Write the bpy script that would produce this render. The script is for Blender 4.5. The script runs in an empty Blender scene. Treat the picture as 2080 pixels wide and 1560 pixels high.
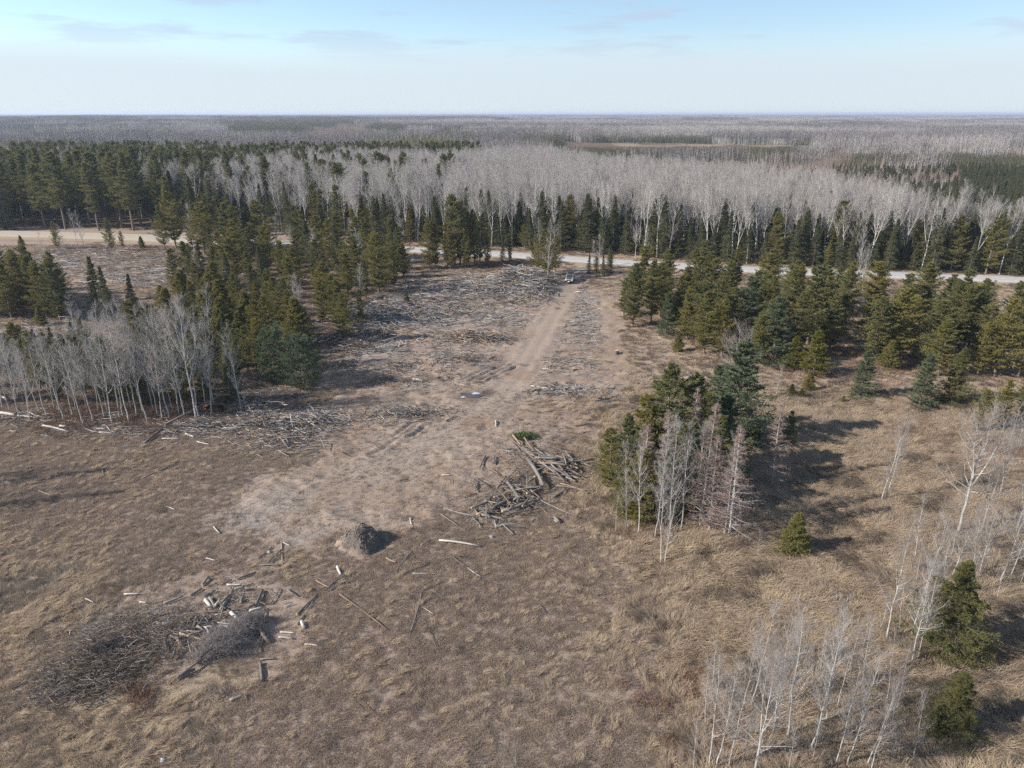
import bpy, math, random
import numpy as np
from math import radians, pi, sin, cos
from mathutils import Vector, Matrix, Euler

# ------------------------------------------------------------------ camera, sky, sun, exposure
SC = bpy.context.scene
COL = SC.collection
CAM_H, PITCH, FPX = 36.0, radians(20.88), 1442.0
cam = bpy.data.cameras.new('camera'); camo = bpy.data.objects.new('camera', cam); COL.objects.link(camo)
camo.location = (0, 0, CAM_H); camo.rotation_euler = (pi/2 - PITCH, 0, 0)
cam.sensor_width = 36; cam.lens = 36*FPX/2080; cam.clip_start = 0.5; cam.clip_end = 90000
SC.camera = camo
SUN_EL, SUN_AZ = radians(31), radians(-106)        # azimuth from +Y towards +X
S = Vector((sin(SUN_AZ)*cos(SUN_EL), cos(SUN_AZ)*cos(SUN_EL), sin(SUN_EL)))
sl = bpy.data.lights.new('sun', 'SUN'); sl.energy = 3.9; sl.angle = radians(0.6); sl.color = (1, .945, .885)
so = bpy.data.objects.new('sun', sl); COL.objects.link(so); so.location = (-60, -20, 80)
so.rotation_euler = (-S).to_track_quat('-Z', 'Y').to_euler()
W = bpy.data.worlds.new('World'); SC.world = W; W.use_nodes = True
wn, wl = W.node_tree.nodes, W.node_tree.links
wn.clear()
w_out = wn.new('ShaderNodeOutputWorld'); w_bg = wn.new('ShaderNodeBackground')
w_sky = wn.new('ShaderNodeTexSky'); w_sky.sky_type = 'NISHITA'; w_sky.sun_disc = False
w_sky.sun_elevation = SUN_EL; w_sky.sun_rotation = -SUN_AZ
w_sky.air_density = 1.0; w_sky.dust_density = 0.15; w_sky.ozone_density = 4.0
w_bg.inputs['Strength'].default_value = 0.077
def wnode(t, **k):
    n = wn.new(t)
    for a, b in k.items(): setattr(n, a, b)
    return n
w_geo = wnode('ShaderNodeTexCoord'); w_sep = wnode('ShaderNodeSeparateXYZ'); wl.new(w_geo.outputs['Generated'], w_sep.inputs[0])
# thin veil of high cloud low over the horizon, all the way round
w_veil = wnode('ShaderNodeMapRange'); w_veil.inputs[1].default_value = 0.115; w_veil.inputs[2].default_value = 0.060
w_veil.inputs[3].default_value = 0.0; w_veil.inputs[4].default_value = 1.0; w_veil.interpolation_type = 'SMOOTHSTEP'
w_map0 = wnode('ShaderNodeMapping'); w_map0.inputs['Scale'].default_value = (1.2, 1.2, 9)
wl.new(w_geo.outputs['Generated'], w_map0.inputs[0])
w_n0 = wnode('ShaderNodeTexNoise'); w_n0.inputs['Scale'].default_value = 1.6; w_n0.inputs['Detail'].default_value = 3
wl.new(w_map0.outputs[0], w_n0.inputs['Vector'])
w_add = wnode('ShaderNodeMath', operation='MULTIPLY_ADD'); w_add.inputs[1].default_value = 0.03
wl.new(w_n0.outputs[0], w_add.inputs[0]); wl.new(w_sep.outputs['Z'], w_add.inputs[2]); wl.new(w_add.outputs[0], w_veil.inputs[0])
w_vs = wnode('ShaderNodeMath', operation='MULTIPLY_ADD'); w_vs.inputs[1].default_value = 0.74; w_vs.inputs[2].default_value = 0.16; wl.new(w_veil.outputs[0], w_vs.inputs[0])
w_m1 = wnode('ShaderNodeMix', data_type='RGBA'); w_m1.inputs['B'].default_value = (4.0, 4.55, 5.1, 1)
wl.new(w_vs.outputs[0], w_m1.inputs['Factor']); wl.new(w_sky.outputs[0], w_m1.inputs['A'])
# small flat lavender clouds
w_map = wnode('ShaderNodeMapping'); w_map.inputs['Scale'].default_value = (2.2, 2.2, 16)
w_map.inputs['Location'].default_value = (-0.55, 0.2, 0.4)
wl.new(w_geo.outputs['Generated'], w_map.inputs[0])
w_n1 = wnode('ShaderNodeTexNoise'); w_n1.inputs['Scale'].default_value = 2.6; w_n1.inputs['Detail'].default_value = 6; w_n1.inputs['Roughness'].default_value = 0.55
wl.new(w_map.outputs[0], w_n1.inputs['Vector'])
w_c = wnode('ShaderNodeMapRange'); w_c.inputs[1].default_value = 0.52; w_c.inputs[2].default_value = 0.66; w_c.inputs[4].default_value = 0.5
w_c.interpolation_type = 'SMOOTHSTEP'; wl.new(w_n1.outputs[0], w_c.inputs[0])
w_b = wnode('ShaderNodeMapRange'); w_b.inputs[1].default_value = 0.055; w_b.inputs[2].default_value = 0.09; wl.new(w_sep.outputs['Z'], w_b.inputs[0])
w_cm = wnode('ShaderNodeMath', operation='MULTIPLY'); wl.new(w_c.outputs[0], w_cm.inputs[0]); wl.new(w_b.outputs[0], w_cm.inputs[1])
w_m2 = wnode('ShaderNodeMix', data_type='RGBA'); w_m2.inputs['B'].default_value = (3.2, 3.6, 4.5, 1)
wl.new(w_cm.outputs[0], w_m2.inputs['Factor']); wl.new(w_m1.outputs['Result'], w_m2.inputs['A'])
wl.new(w_m2.outputs['Result'], w_bg.inputs['Color']); wl.new(w_bg.outputs[0], w_out.inputs[0])
vs = SC.view_settings
SC.display_settings.display_device = 'sRGB'
vs.view_transform = 'Standard'; vs.look = 'None'; vs.exposure = 1.18; vs.gamma = 1.0; vs.use_curve_mapping = False
SC.cycles.max_bounces = 5; SC.cycles.diffuse_bounces = 3; SC.cycles.glossy_bounces = 2; SC.cycles.transmission_bounces = 2
SC.cycles.volume_bounces = 0; SC.cycles.use_denoising = False
SC.cycles.sample_clamp_indirect = 5; SC.cycles.sample_clamp_direct = 12

# ------------------------------------------------------------------ photograph pixel -> place on the ground
SP, CP = sin(PITCH), cos(PITCH)
def G(px, py, z=0.0):
    """ground (or height z) point seen at a pixel of the 2080x1560 photograph"""
    t = (780-py)/FPX; D = CAM_H - z
    # upv/depth = t : y*SP - D*CP = t*(y*CP + D*SP)
    y = D*(CP + t*SP)/(SP - t*CP)
    depth = y*CP + D*SP
    return ((px-1040)/FPX*depth, y)
def top_h(y, py):
    t = (780-py)/FPX
    return CAM_H - y*(SP - t*CP)/(CP + t*SP)
def ppm(y, z=0.): return FPX/(y*CP + (CAM_H-z)*SP)

# ------------------------------------------------------------------ noise
def _hash(ix, iy, s):
    h = (ix.astype(np.int64)*374761393 + iy.astype(np.int64)*668265263 + s*1442695041) & 0xffffffff
    h = ((h ^ (h >> 13))*1274126177) & 0xffffffff
    return ((h ^ (h >> 16)) & 0xffffff)/16777215.0
def vnoise(x, y, s=0):
    x = np.asarray(x, float); y = np.asarray(y, float)
    ix, iy = np.floor(x), np.floor(y); fx, fy = x-ix, y-iy
    fx = fx*fx*(3-2*fx); fy = fy*fy*(3-2*fy); ix = ix.astype(np.int64); iy = iy.astype(np.int64)
    a, b = _hash(ix, iy, s), _hash(ix+1, iy, s); c, d = _hash(ix, iy+1, s), _hash(ix+1, iy+1, s)
    return (a*(1-fx)+b*fx)*(1-fy) + (c*(1-fx)+d*fx)*fy
def fbm(x, y, sc, o=4, s=0, rough=.5):
    v = 0; a = 1; t = 0; x = np.asarray(x)/sc; y = np.asarray(y)/sc
    for i in range(o):
        v = v + a*vnoise(x+17.3*i, y-9.1*i, s+i); t += a; a *= rough; x = x*2.03; y = y*2.03
    return v/t
def sstep(x, a, b):
    t = np.clip((x-a)/(b-a), 0, 1); return t*t*(3-2*t)
def pdist(x, y, line):
    """distance to a polyline and the way along it"""
    best = np.full(np.shape(x), 1e18); al = np.zeros(np.shape(x)); acc = 0.
    for (ax, ay), (bx, by) in zip(line[:-1], line[1:]):
        dx, dy = bx-ax, by-ay; L2 = dx*dx+dy*dy+1e-9
        t = np.clip(((x-ax)*dx+(y-ay)*dy)/L2, 0, 1)
        d = (x-ax-t*dx)**2 + (y-ay-t*dy)**2
        m = d < best; best = np.where(m, d, best); al = np.where(m, acc + t*math.sqrt(L2), al); acc += math.sqrt(L2)
    return np.sqrt(best), al
def inpoly(x, y, poly):
    x = np.asarray(x); y = np.asarray(y); r = np.zeros(x.shape, bool); n = len(poly); j = n-1
    for i in range(n):
        xi, yi = poly[i]; xj, yj = poly[j]
        c = ((yi > y) != (yj > y)) & (x < (xj-xi)*(y-yi)/(yj-yi+1e-12) + xi)
        r ^= c; j = i
    return r
def PP(pts, z=0.): return [G(a, b, z) for a, b in pts]

# ------------------------------------------------------------------ places
ROAD = PP([(2500,583),(2300,576),(2080,569),(1900,562),(1700,555),(1500,547),(1275,534),(1180,528),(1060,519),(980,514),(830,507),(700,500),(560,494),(430,489),(350,485),(200,479),(0,474),(-200,468),(-500,460)])
TRACK = PP([(1195,537),(1170,556),(1150,590),(1115,650),(1085,700),(1050,760),(1000,820),(930,870),(840,915),(740,960),(640,1010)])
TRACK2 = PP([(1185,600),(1195,640),(1180,700),(1120,760)])
FOOT = PP([(820,1480),(960,1420),(1130,1340),(1290,1270),(1420,1180)])
MOUND = G(742, 1104)
def road_half(al): return 4.3
def road_d(x, y): return pdist(x, y, ROAD)[0]
FURROWS = [PP([(955,775),(1030,738)]), PP([(968,778),(1040,742)]), PP([(940,772),(1018,736)]), PP([(982,780),(1050,745)]),
           PP([(800,886),(838,858)]), PP([(810,888),(848,862)]), PP([(838,884),(862,866)]), PP([(780,905),(812,885)]), PP([(750,925),(800,900)])]
def H(x, y, fine=True):
    x = np.asarray(x, float); y = np.asarray(y, float)
    far = sstep(y, 500, 3000)
    z = (fbm(x, y, 22, 3, 3)-.5)*0.9*sstep(y, 20, 60)
    z = z + far*(fbm(x, y, 900, 3, 11)-.42)*16
    z = z + 9*np.exp(-((x+1500)/1300)**2-((y-2600)/700)**2)
    rd = road_d(x, y) if np.size(x) < 2e6 else 99.
    k = sstep(rd, 6.5, 14)
    td, _ = pdist(x, y, TRACK)
    z = z*k
    z = z - .35*np.exp(-((rd-9.0)/2.0)**2)
    if fine:
        near = 1-sstep(y, 140, 260)
        wild = sstep(x + .10*(y-60), 6, 20)*near
        kt = sstep(td, 1.5, 4.5)
        z = z + near*kt*k*((fbm(x, y, 1.3, 3, 21)-.5)*.10*(1+2.6*wild) + (fbm(x, y, 4.5, 2, 27)-.5)*.35)
        z = z + .05*(np.exp(-((td-2.2)/.5)**2)-np.exp(-((td-1.0)/.35)**2))*k
        z = z + clearing(x, y)*((fbm(x, y, 1.1, 4, 25)-.5)*.42+(fbm(x, y, 3.2, 2, 26)-.5)*.3)*sstep(td, .6, 2.5)
        for f in FURROWS:
            d, _ = pdist(x, y, f); z = z - .22*np.exp(-(d/.24)**2) + .12*np.exp(-((d-.55)/.22)**2)
        r = np.hypot((x-MOUND[0])/np.where(x < MOUND[0], 2.3, 1.2), (y-MOUND[1])/2.0)*(1+.5*(fbm(x, y, 1.1, 3, 77)-.5))
        z = z + 1.55*np.clip(1-r**2, 0, 1)**.7*(1+.7*(fbm(x, y, .8, 4, 70)-.5))
        # rough berm under the upper brush windrow
        for (px, py, rr, hh) in BERMS:
            gx, gy = G(px, py); q = np.exp(-(((x-gx)/rr)**2+((y-gy)/(rr*.7))**2)); z = z + hh*q*(.6+.8*fbm(x, y, 2, 3, 5))
    return z
BERMS = [(1075,585,5,1.5),(1040,575,5,1.1),(1085,612,4,1.2),(780,650,5,1.1),(880,618,6,1.0),(730,690,4,.9),(960,570,6,.8),(1000,692,2.5,.7),(905,735,3,.6),(595,870,2.6,.6),(950,690,4,.5),(900,735,4,.4),(1100,950,3.5,.5),(200,1350,3.0,.45),(280,1290,3,.3),(600,860,3.5,.3)]
def Hs(x, y): return float(H(np.array([x]), np.array([y]))[0])

# ------------------------------------------------------------------ mesh building (numpy)
class MB:
    def __init__(s): s.V = []; s.F = []; s.M = []; s.n = 0
    def add(s, V, F, m=0):
        V = np.asarray(V, float).reshape(-1, 3); F = np.asarray(F, np.int64).reshape(-1, 3)
        s.V.append(V); s.F.append(F+s.n); s.M.append(np.full(len(F), m, np.int32)); s.n += len(V)
    def segs(s, A, B, ra, rb, n=4, m=0, cap=False):
        A = np.asarray(A, float).reshape(-1, 3); B = np.asarray(B, float).reshape(-1, 3); N = len(A)
        ra = np.broadcast_to(np.asarray(ra, float), (N,)); rb = np.broadcast_to(np.asarray(rb, float), (N,))
        d = B-A; d = d/(np.linalg.norm(d, axis=1, keepdims=True)+1e-9)
        ref = np.where(np.abs(d[:, 2:3]) > .9, [[1., 0, 0]], [[0, 0, 1.]])
        u = np.cross(d, ref); u /= np.linalg.norm(u, axis=1, keepdims=True)+1e-9; v = np.cross(d, u)
        a = np.arange(n)*2*pi/n; c = np.cos(a)[None, :, None]; q = np.sin(a)[None, :, None]
        ring = u[:, None]*c + v[:, None]*q
        V = np.concatenate([A[:, None]+ring*ra[:, None, None], B[:, None]+ring*rb[:, None, None]], 1)
        i = np.arange(n); j = (i+1) % n
        f = np.concatenate([np.stack([i, i+n, j], 1), np.stack([j, i+n, j+n], 1)])
        if cap:
            k = np.arange(1, n-1); f = np.concatenate([f, np.stack([0*k, k, k+1], 1), np.stack([0*k+n, k+1+n, k+n], 1)])
        F = f[None]+(np.arange(N)*2*n)[:, None, None]
        s.add(V, F, m)
    def cones(s, A, B, r, m=0):
        A = np.asarray(A, float); B = np.asarray(B, float); N = len(A); r = np.broadcast_to(np.asarray(r, float), (N,))
        d = B-A; d = d/(np.linalg.norm(d, axis=1, keepdims=True)+1e-9)
        ref = np.where(np.abs(d[:, 2:3]) > .9, [[1., 0, 0]], [[0, 0, 1.]])
        u = np.cross(d, ref); u /= np.linalg.norm(u, axis=1, keepdims=True)+1e-9; v = np.cross(d, u)
        a = np.arange(3)*2*pi/3
        ring = u[:, None]*np.cos(a)[None, :, None]+v[:, None]*np.sin(a)[None, :, None]
        V = np.concatenate([A[:, None]+ring*r[:, None, None], B[:, None]], 1)
        F = np.array([[0, 3, 1], [1, 3, 2], [2, 3, 0]])[None]+(np.arange(N)*4)[:, None, None]
        s.add(V, F, m)
    def blades(s, A, D, L, w, m=0, rng=None):
        """thin leaf / needle triangles"""
        A = np.asarray(A, float); D = np.asarray(D, float); N = len(A)
        D = D/(np.linalg.norm(D, axis=1, keepdims=True)+1e-9)
        r = rng.normal(size=(N, 3)); u = np.cross(D, r); u /= np.linalg.norm(u, axis=1, keepdims=True)+1e-9
        L = np.broadcast_to(np.asarray(L, float), (N,))[:, None]; w = np.broadcast_to(np.asarray(w, float), (N,))[:, None]
        V = np.stack([A-u*w*.5, A+D*L, A+u*w*.5], 1)
        s.add(V, np.arange(3*N).reshape(-1, 3), m)
    def quads(s, Q, m=0):
        Q = np.asarray(Q, float).reshape(-1, 4, 3); N = len(Q)
        f = np.array([[0, 1, 2], [0, 2, 3]])[None]+(np.arange(N)*4)[:, None, None]
        s.add(Q, f, m)
    def merge(s, o, M=None, moff=0):
        for V, F, m in zip(o.V, o.F, o.M): pass
        V, F, m = o.arr()
        if M is not None: V = V@M[0].T + M[1]
        s.V.append(V); s.F.append(F+s.n); s.M.append(m+moff); s.n += len(V)
    def arr(s): return np.concatenate(s.V), np.concatenate(s.F), np.concatenate(s.M)
    def mesh(s, name, mats, smooth=False):
        V, F, M = s.arr(); me = bpy.data.meshes.new(name)
        me.vertices.add(len(V)); me.vertices.foreach_set('co', V.astype(np.float32).ravel())
        me.loops.add(F.size); me.loops.foreach_set('vertex_index', F.astype(np.int32).ravel())
        me.polygons.add(len(F)); me.polygons.foreach_set('loop_start', np.arange(0, F.size, 3, dtype=np.int32))
        me.polygons.foreach_set('material_index', M)
        if smooth: me.polygons.foreach_set('use_smooth', np.ones(len(F), bool))
        for k in (mats if isinstance(mats, (list, tuple)) else [mats]): me.materials.append(k)
        me.update(calc_edges=True); return me
def link(name, me, parent=None, loc=(0, 0, 0), rot=(0, 0, 0), scl=(1, 1, 1)):
    o = bpy.data.objects.new(name, me); COL.objects.link(o); o.parent = parent
    o.location = loc; o.rotation_euler = rot; o.scale = scl; return o
def tag(o, label=None, cat=None, group=None, kind=None):
    if label: o['label'] = label
    if cat: o['category'] = cat
    if group: o['group'] = group
    if kind: o['kind'] = kind
    return o

# ------------------------------------------------------------------ materials
def newmat(name):
    m = bpy.data.materials.new(name); m.use_nodes = True; nt = m.node_tree; n = nt.nodes; b = n['Principled BSDF']
    return m, nt, b
def N(nt, t, **k):
    n = nt.nodes.new(t)
    for a, v in k.items():
        if a.startswith('i_'): n.inputs[int(a[2:])].default_value = v
        else: setattr(n, a, v)
    return n
def mixc(nt, f, a, b, mode='MIX'):
    n = N(nt, 'ShaderNodeMix', data_type='RGBA', blend_type=mode)
    for s, v in (('Factor', f), ('A', a), ('B', b)):
        if isinstance(v, bpy.types.NodeSocket): nt.links.new(v, n.inputs[s])
        elif s == 'Factor': n.inputs[s].default_value = v
        else: n.inputs[s].default_value = (*v, 1) if len(v) == 3 else v
    return n.outputs['Result']
def noise(nt, vec, scale, detail=4, rough=.55):
    n = N(nt, 'ShaderNodeTexNoise'); n.inputs['Scale'].default_value = scale; n.inputs['Detail'].default_value = detail; n.inputs['Roughness'].default_value = rough
    nt.links.new(vec, n.inputs['Vector']); return n.outputs[0]
def mrange(nt, v, a, b, c=0., d=1.):
    n = N(nt, 'ShaderNodeMapRange'); nt.links.new(v, n.inputs[0])
    for i, q in enumerate((a, b, c, d)): n.inputs[i+1].default_value = q
    return n.outputs[0]
def mmath(nt, op, a, b):
    n = N(nt, 'ShaderNodeMath', operation=op)
    for i, v in enumerate((a, b)):
        if isinstance(v, bpy.types.NodeSocket): nt.links.new(v, n.inputs[i])
        else: n.inputs[i].default_value = v
    return n.outputs[0]
def plant_mat(name, c1, c2, c3=None, rough=.8, nscale=2.0, spec=.15, trans=0):
    """colour c1..c2 per plant, c3 as fine patches in its tissue"""
    m, nt, b = newmat(name)
    oi = N(nt, 'ShaderNodeObjectInfo'); tc = N(nt, 'ShaderNodeNewGeometry')
    col = mixc(nt, oi.outputs['Random'], c1, c2)
    if c3:
        nz = noise(nt, tc.outputs['Position'], nscale, 3); col = mixc(nt, mrange(nt, nz, .42, .66, 0, .85), col, c3)
    nt.links.new(col, b.inputs['Base Color']); b.inputs['Roughness'].default_value = rough; b.inputs['Specular IOR Level'].default_value = spec
    if trans:
        tr = N(nt, 'ShaderNodeBsdfTranslucent'); mx = N(nt, 'ShaderNodeMixShader'); mx.inputs[0].default_value = trans; out = nt.nodes['Material Output']
        nt.links.new(col, tr.inputs['Color']); nt.links.new(b.outputs[0], mx.inputs[1]); nt.links.new(tr.outputs[0], mx.inputs[2]); nt.links.new(mx.outputs[0], out.inputs['Surface'])
    return m
def wood_mat(name, c1, c2, c3, scale=3.0, stretch=8, rough=.85):
    m, nt, b = newmat(name)
    oi = N(nt, 'ShaderNodeObjectInfo'); tc = N(nt, 'ShaderNodeTexCoord')
    base = mixc(nt, oi.outputs['Random'], c1, c2)
    mp = N(nt, 'ShaderNodeMapping'); mp.inputs['Scale'].default_value = (stretch, stretch, 1); nt.links.new(tc.outputs['Object'], mp.inputs[0])
    nz = noise(nt, mp.outputs[0], scale, 5, .65)
    col = mixc(nt, mrange(nt, nz, .45, .65, 0, .8), base, c3)
    nt.links.new(col, b.inputs['Base Color']); b.inputs['Roughness'].default_value = rough; b.inputs['Specular IOR Level'].default_value = .2
    bp = N(nt, 'ShaderNodeBump'); bp.inputs['Strength'].default_value = .5; bp.inputs['Distance'].default_value = .02
    nt.links.new(nz, bp.inputs['Height']); nt.links.new(bp.outputs[0], b.inputs['Normal']); return m
def flat_mat(name, c, rough=.5, metal=0., spec=.5, nscale=None, c2=None):
    m, nt, b = newmat(name); b.inputs['Roughness'].default_value = rough; b.inputs['Metallic'].default_value = metal; b.inputs['Specular IOR Level'].default_value = spec
    if nscale:
        tc = N(nt, 'ShaderNodeTexCoord'); nt.links.new(mixc(nt, mrange(nt, noise(nt, tc.outputs['Object'], nscale), .35, .65), c, c2), b.inputs['Base Color'])
    else: b.inputs['Base Color'].default_value = (*c, 1)
    return m
M = {}
M['pine'] = plant_mat('pine_needles', (.175, .168, .062), (.125, .138, .056), (.205, .185, .066), nscale=.5, trans=.35)
M['jack'] = plant_mat('jack_pine_needles', (.215, .19, .058), (.165, .163, .056), (.245, .205, .062), nscale=.5, trans=.35)
M['white'] = plant_mat('white_pine_needles', (.125, .15, .085), (.10, .13, .072), (.155, .172, .092), nscale=1.2, trans=.35)
M['spruce'] = plant_mat('spruce_needles', (.082, .10, .052), (.112, .116, .054), (.14, .132, .058), nscale=.4, trans=.35)
M['yellow'] = plant_mat('yellowish_needles', (.17, .15, .03), (.14, .14, .035), (.19, .17, .035), nscale=1.5, trans=.35)
M['larch'] = plant_mat('larch_twigs', (.27, .20, .17), (.22, .165, .14), (.31, .22, .17))
M['pbark'] = wood_mat('pine_bark', (.20, .15, .11), (.16, .13, .10), (.09, .07, .055))
M['abark'] = wood_mat('aspen_bark', (.44, .42, .385), (.33, .315, .29), (.15, .14, .125), 1.6, 1.2)
M['atwig'] = plant_mat('aspen_twigs', (.29, .265, .245), (.23, .21, .195), (.33, .30, .28))
M['ftwig'] = plant_mat('far_aspen_twigs', (.275, .245, .228), (.22, .195, .185), (.31, .275, .255), nscale=.05)
M['stwig'] = plant_mat('sapling_twigs', (.26, .222, .195), (.20, .17, .15))
M['sbark'] = wood_mat('sapling_bark', (.44, .42, .38), (.30, .28, .255), (.17, .155, .14), 2, 1)
M['straw'] = plant_mat('straw_grass', (.42, .33, .23), (.33, .25, .175), (.47, .375, .25), nscale=.35, trans=.35)
M['straw2'] = plant_mat('matted_grass', (.36, .28, .205), (.27, .205, .15), (.40, .315, .22), nscale=.5, trans=.35)
M['heath'] = plant_mat('heath', (.345, .27, .225), (.265, .205, .172), (.40, .315, .24), nscale=.4, trans=.35)
M['rust'] = plant_mat('rust_shrub', (.22, .135, .09), (.18, .115, .08))
M['grey1'] = wood_mat('weathered_wood', (.26, .232, .20), (.17, .15, .13), (.10, .088, .075), 2.5, 6)
M['grey2'] = wood_mat('dark_weathered_wood', (.17, .15, .135), (.11, .098, .09), (.07, .06, .055), 2.5, 6)
M['pale'] = wood_mat('bleached_wood', (.50, .46, .41), (.40, .365, .32), (.27, .24, .20), 2.5, 6)
M['tan'] = wood_mat('tan_wood', (.33, .25, .17), (.26, .195, .14), (.16, .12, .085), 2.5, 6)
M['redw'] = wood_mat('reddish_wood', (.22, .155, .12), (.18, .125, .095), (.13, .10, .08), 2.5, 6)
M['cut'] = flat_mat('cut_end', (.50, .37, .23), .8, nscale=9, c2=(.34, .25, .16))
STICKM = []
for nm, a, c in (('stick_silver', (.36, .335, .31), (.24, .22, .20)), ('stick_grey', (.25, .235, .22), (.17, .155, .145)), ('stick_dark', (.11, .088, .07), (.065, .052, .042)), ('stick_tan', (.36, .26, .17), (.26, .18, .12)), ('stick_white', (.50, .465, .42), (.38, .345, .31))):
    m, nt, b = newmat(nm); g = N(nt, 'ShaderNodeNewGeometry')
    nt.links.new(mixc(nt, mrange(nt, noise(nt, g.outputs['Position'], 1.7, 4), .35, .65), a, c), b.inputs['Base Color']); b.inputs['Roughness'].default_value = .85; b.inputs['Specular IOR Level'].default_value = .2
    STICKM.append(m)

# ------------------------------------------------------------------ the ground: one sheet out to the horizon
rng = np.random.default_rng(7)
def zone(x, y):
    """masks of the ground cover (colour of the stuff lying there)"""
    n1 = fbm(x, y, 9, 4, 41); n2 = fbm(x, y, 3, 4, 43); n3 = fbm(x, y, 28, 3, 47)
    td, _ = pdist(x, y, TRACK); wide = 3.0 + 7*sstep(y, 120, 60)
    sand = np.exp(-(td/wide)**2)*(.35+1.1*n2)
    for px, py, r, k in ((860,885,3.5,.8),(930,845,4,.8),(700,980,5,.6),(890,895,2.5,.9),(930,905,2,.7),(760,1000,6,.5),(1000,870,5,.6),(1010,780,5,.5),(1060,700,4,.6),(900,1000,5,.55),(600,1000,5,.35),(520,1060,6,.35),(1200,770,5,.35),(1150,840,6,.3),(730,890,5,.5)):
        gx, gy = G(px, py); sand = np.maximum(sand, k*np.exp(-((x-gx)**2+(y-gy)**2)/r**2)*(.5+n2))
    sand = np.maximum(sand, .36*clearing(x, y)); rust = .55*clearing(x, y)*sstep(fbm(x, y, 7, 3, 60), .45, .6)
    for px, py, r, k in ((1180,720,5,.9),(1230,700,5,.6),(1070,840,5,.6),(970,860,3,.9),(930,790,3,.8),(1020,930,4,.8),(850,760,4,.45),(600,640,8,.9),(330,840,4,.7),(150,850,4,.5),(830,480,9,.8),(720,480,10,.9),(2060,930,3,.9),(1860,880,4,.6),(1340,1060,3.5,.6),(1700,820,5,.4),(1420,1350,4,.3),(1650,730,10,.4),(2000,770,8,.6),(1250,680,4,.5),(420,535,8,.7),(300,1400,1.4,.5),(1560,1420,6,.35)):
        gx, gy = G(px, py); rust = np.maximum(rust, k*np.exp(-((x-gx)**2+(y-gy)**2)/r**2)*(.3+1.2*n2))
    rd = road_d(x, y)
    rust = np.maximum(rust, .75*np.exp(-((rd-10)/3)**2)*sstep(n1, .3, .6))
    grey = np.zeros_like(sand)
    for px, py, r, k in ((940,600,12,.9),(1040,590,9,.9),(850,650,9,.7),(900,700,8,.55),(760,700,7,.8),(1190,650,4,.8),(1190,610,4,.7),(1160,740,4,.5),(600,870,5,.8),(450,870,5,.7),(560,1030,4,.8),(520,1050,4,.7),(240,560,14,.7),(60,700,8,.8),(100,540,14,.6),(1230,800,5,.7),(130,1290,3,.3),(400,1250,4,.3),(2040,620,12,.7),(600,1090,3,.5),(1010,1060,3,.4)):
        gx, gy = G(px, py); grey = np.maximum(grey, k*np.exp(-((x-gx)**2+(y-gy)**2)/r**2)*(.4+1.1*n1))
    straw = np.zeros_like(sand)
    for px, py, r, k in ((1800,850,11,1),(1700,790,7,.8),(1950,860,8,.8),(1700,950,9,.6),(150,1500,7,.8),(300,1480,6,.7),(450,1380,3,.7),(1900,600,16,.9),(2060,600,12,.9),(1230,620,6,.8),(1260,730,6,.6),(620,830,5,.8),(2050,1400,6,.7),(1250,1100,4,.5),(590,1140,2,.9),(300,950,8,.5),(60,1250,6,.5),(200,480,16,.8),(1090,800,6,.3)):
        gx, gy = G(px, py); straw = np.maximum(straw, k*np.exp(-((x-gx)**2+(y-gy)**2)/r**2)*(.5+n1))
    straw = np.maximum(straw, sstep(x-.12*y, -2, 14)*sstep(n3, .3, .55)*.6)
    fd, _ = pdist(x, y, FOOT); straw = np.maximum(straw, .6*np.exp(-(fd/.35)**2))
    straw = np.maximum(straw, np.exp(-((rd-6)/3.0)**2)*.8)
    litter = sstep(y-(200-.0*x), 15, 45)*sstep(rd, 12, 20)*(y > 150)
    for poly in LITTER:
        litter = np.maximum(litter, inpoly(x, y, poly)*.75)
    pud = np.zeros_like(sand)
    for px, py, r in ((955,808,2.4),(1240,812,2.2),(985,800,2)):
        gx, gy = G(px, py); pud = np.maximum(pud, np.exp(-((x-gx)**2+(y-gy)**2)/r**2)*(.4+n2))
    r = np.hypot(x-MOUND[0], y-MOUND[1]); soil = 1-sstep(r, 1.2, 2.6)
    return [np.clip(a, 0, 1) for a in (sand, rust, grey, straw, litter, pud, soil)]
P_RIGHT = PP([(1262,650),(1290,606),(1420,590),(1560,596),(1700,612),(1780,640),(1900,650),(2010,690),(2200,720),(2300,790),(2080,775),(1960,770),(1840,755),(1700,722),(1560,735),(1430,715),(1340,668)])
P_LEFT = PP([(420,500),(560,505),(720,515),(830,535),(812,590),(745,630),(690,672),(600,655),(500,625),(400,600),(330,585),(400,545)])
P_LEFT2 = PP([(300,640),(420,600),(560,650),(640,700),(600,760),(500,760),(430,690),(330,660)])
P_BEHIND = PP([(-60,830),(200,835),(400,830),(480,815),(520,740),(420,700),(250,720),(-60,740)])
P_LFAR = PP([(-120,650),(130,655),(150,625),(60,600),(-120,590)])
LITTER = [P_RIGHT, P_LEFT, P_LEFT2, P_BEHIND, P_LFAR, PP([(1225,1080),(1420,1100),(1540,960),(1620,900),(1500,830),(1330,880),(1240,960)])]
CLEAR = PP([(1110,585),(1240,590),(1270,700),(1290,800),(1240,900),(1180,900),(1050,960),(900,1060),(640,1080),(480,1010),(650,900),(560,860),(800,780),(700,740),(760,660),(1050,620)])
def clearing(x, y):
    jx = x+(fbm(x, y, 6, 3, 57)-.5)*9; jy = y+(fbm(x, y, 6, 3, 58)-.5)*12
    return inpoly(jx, jy, CLEAR)*(.6+.8*(fbm(x, y, 4, 3, 59)))
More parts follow.
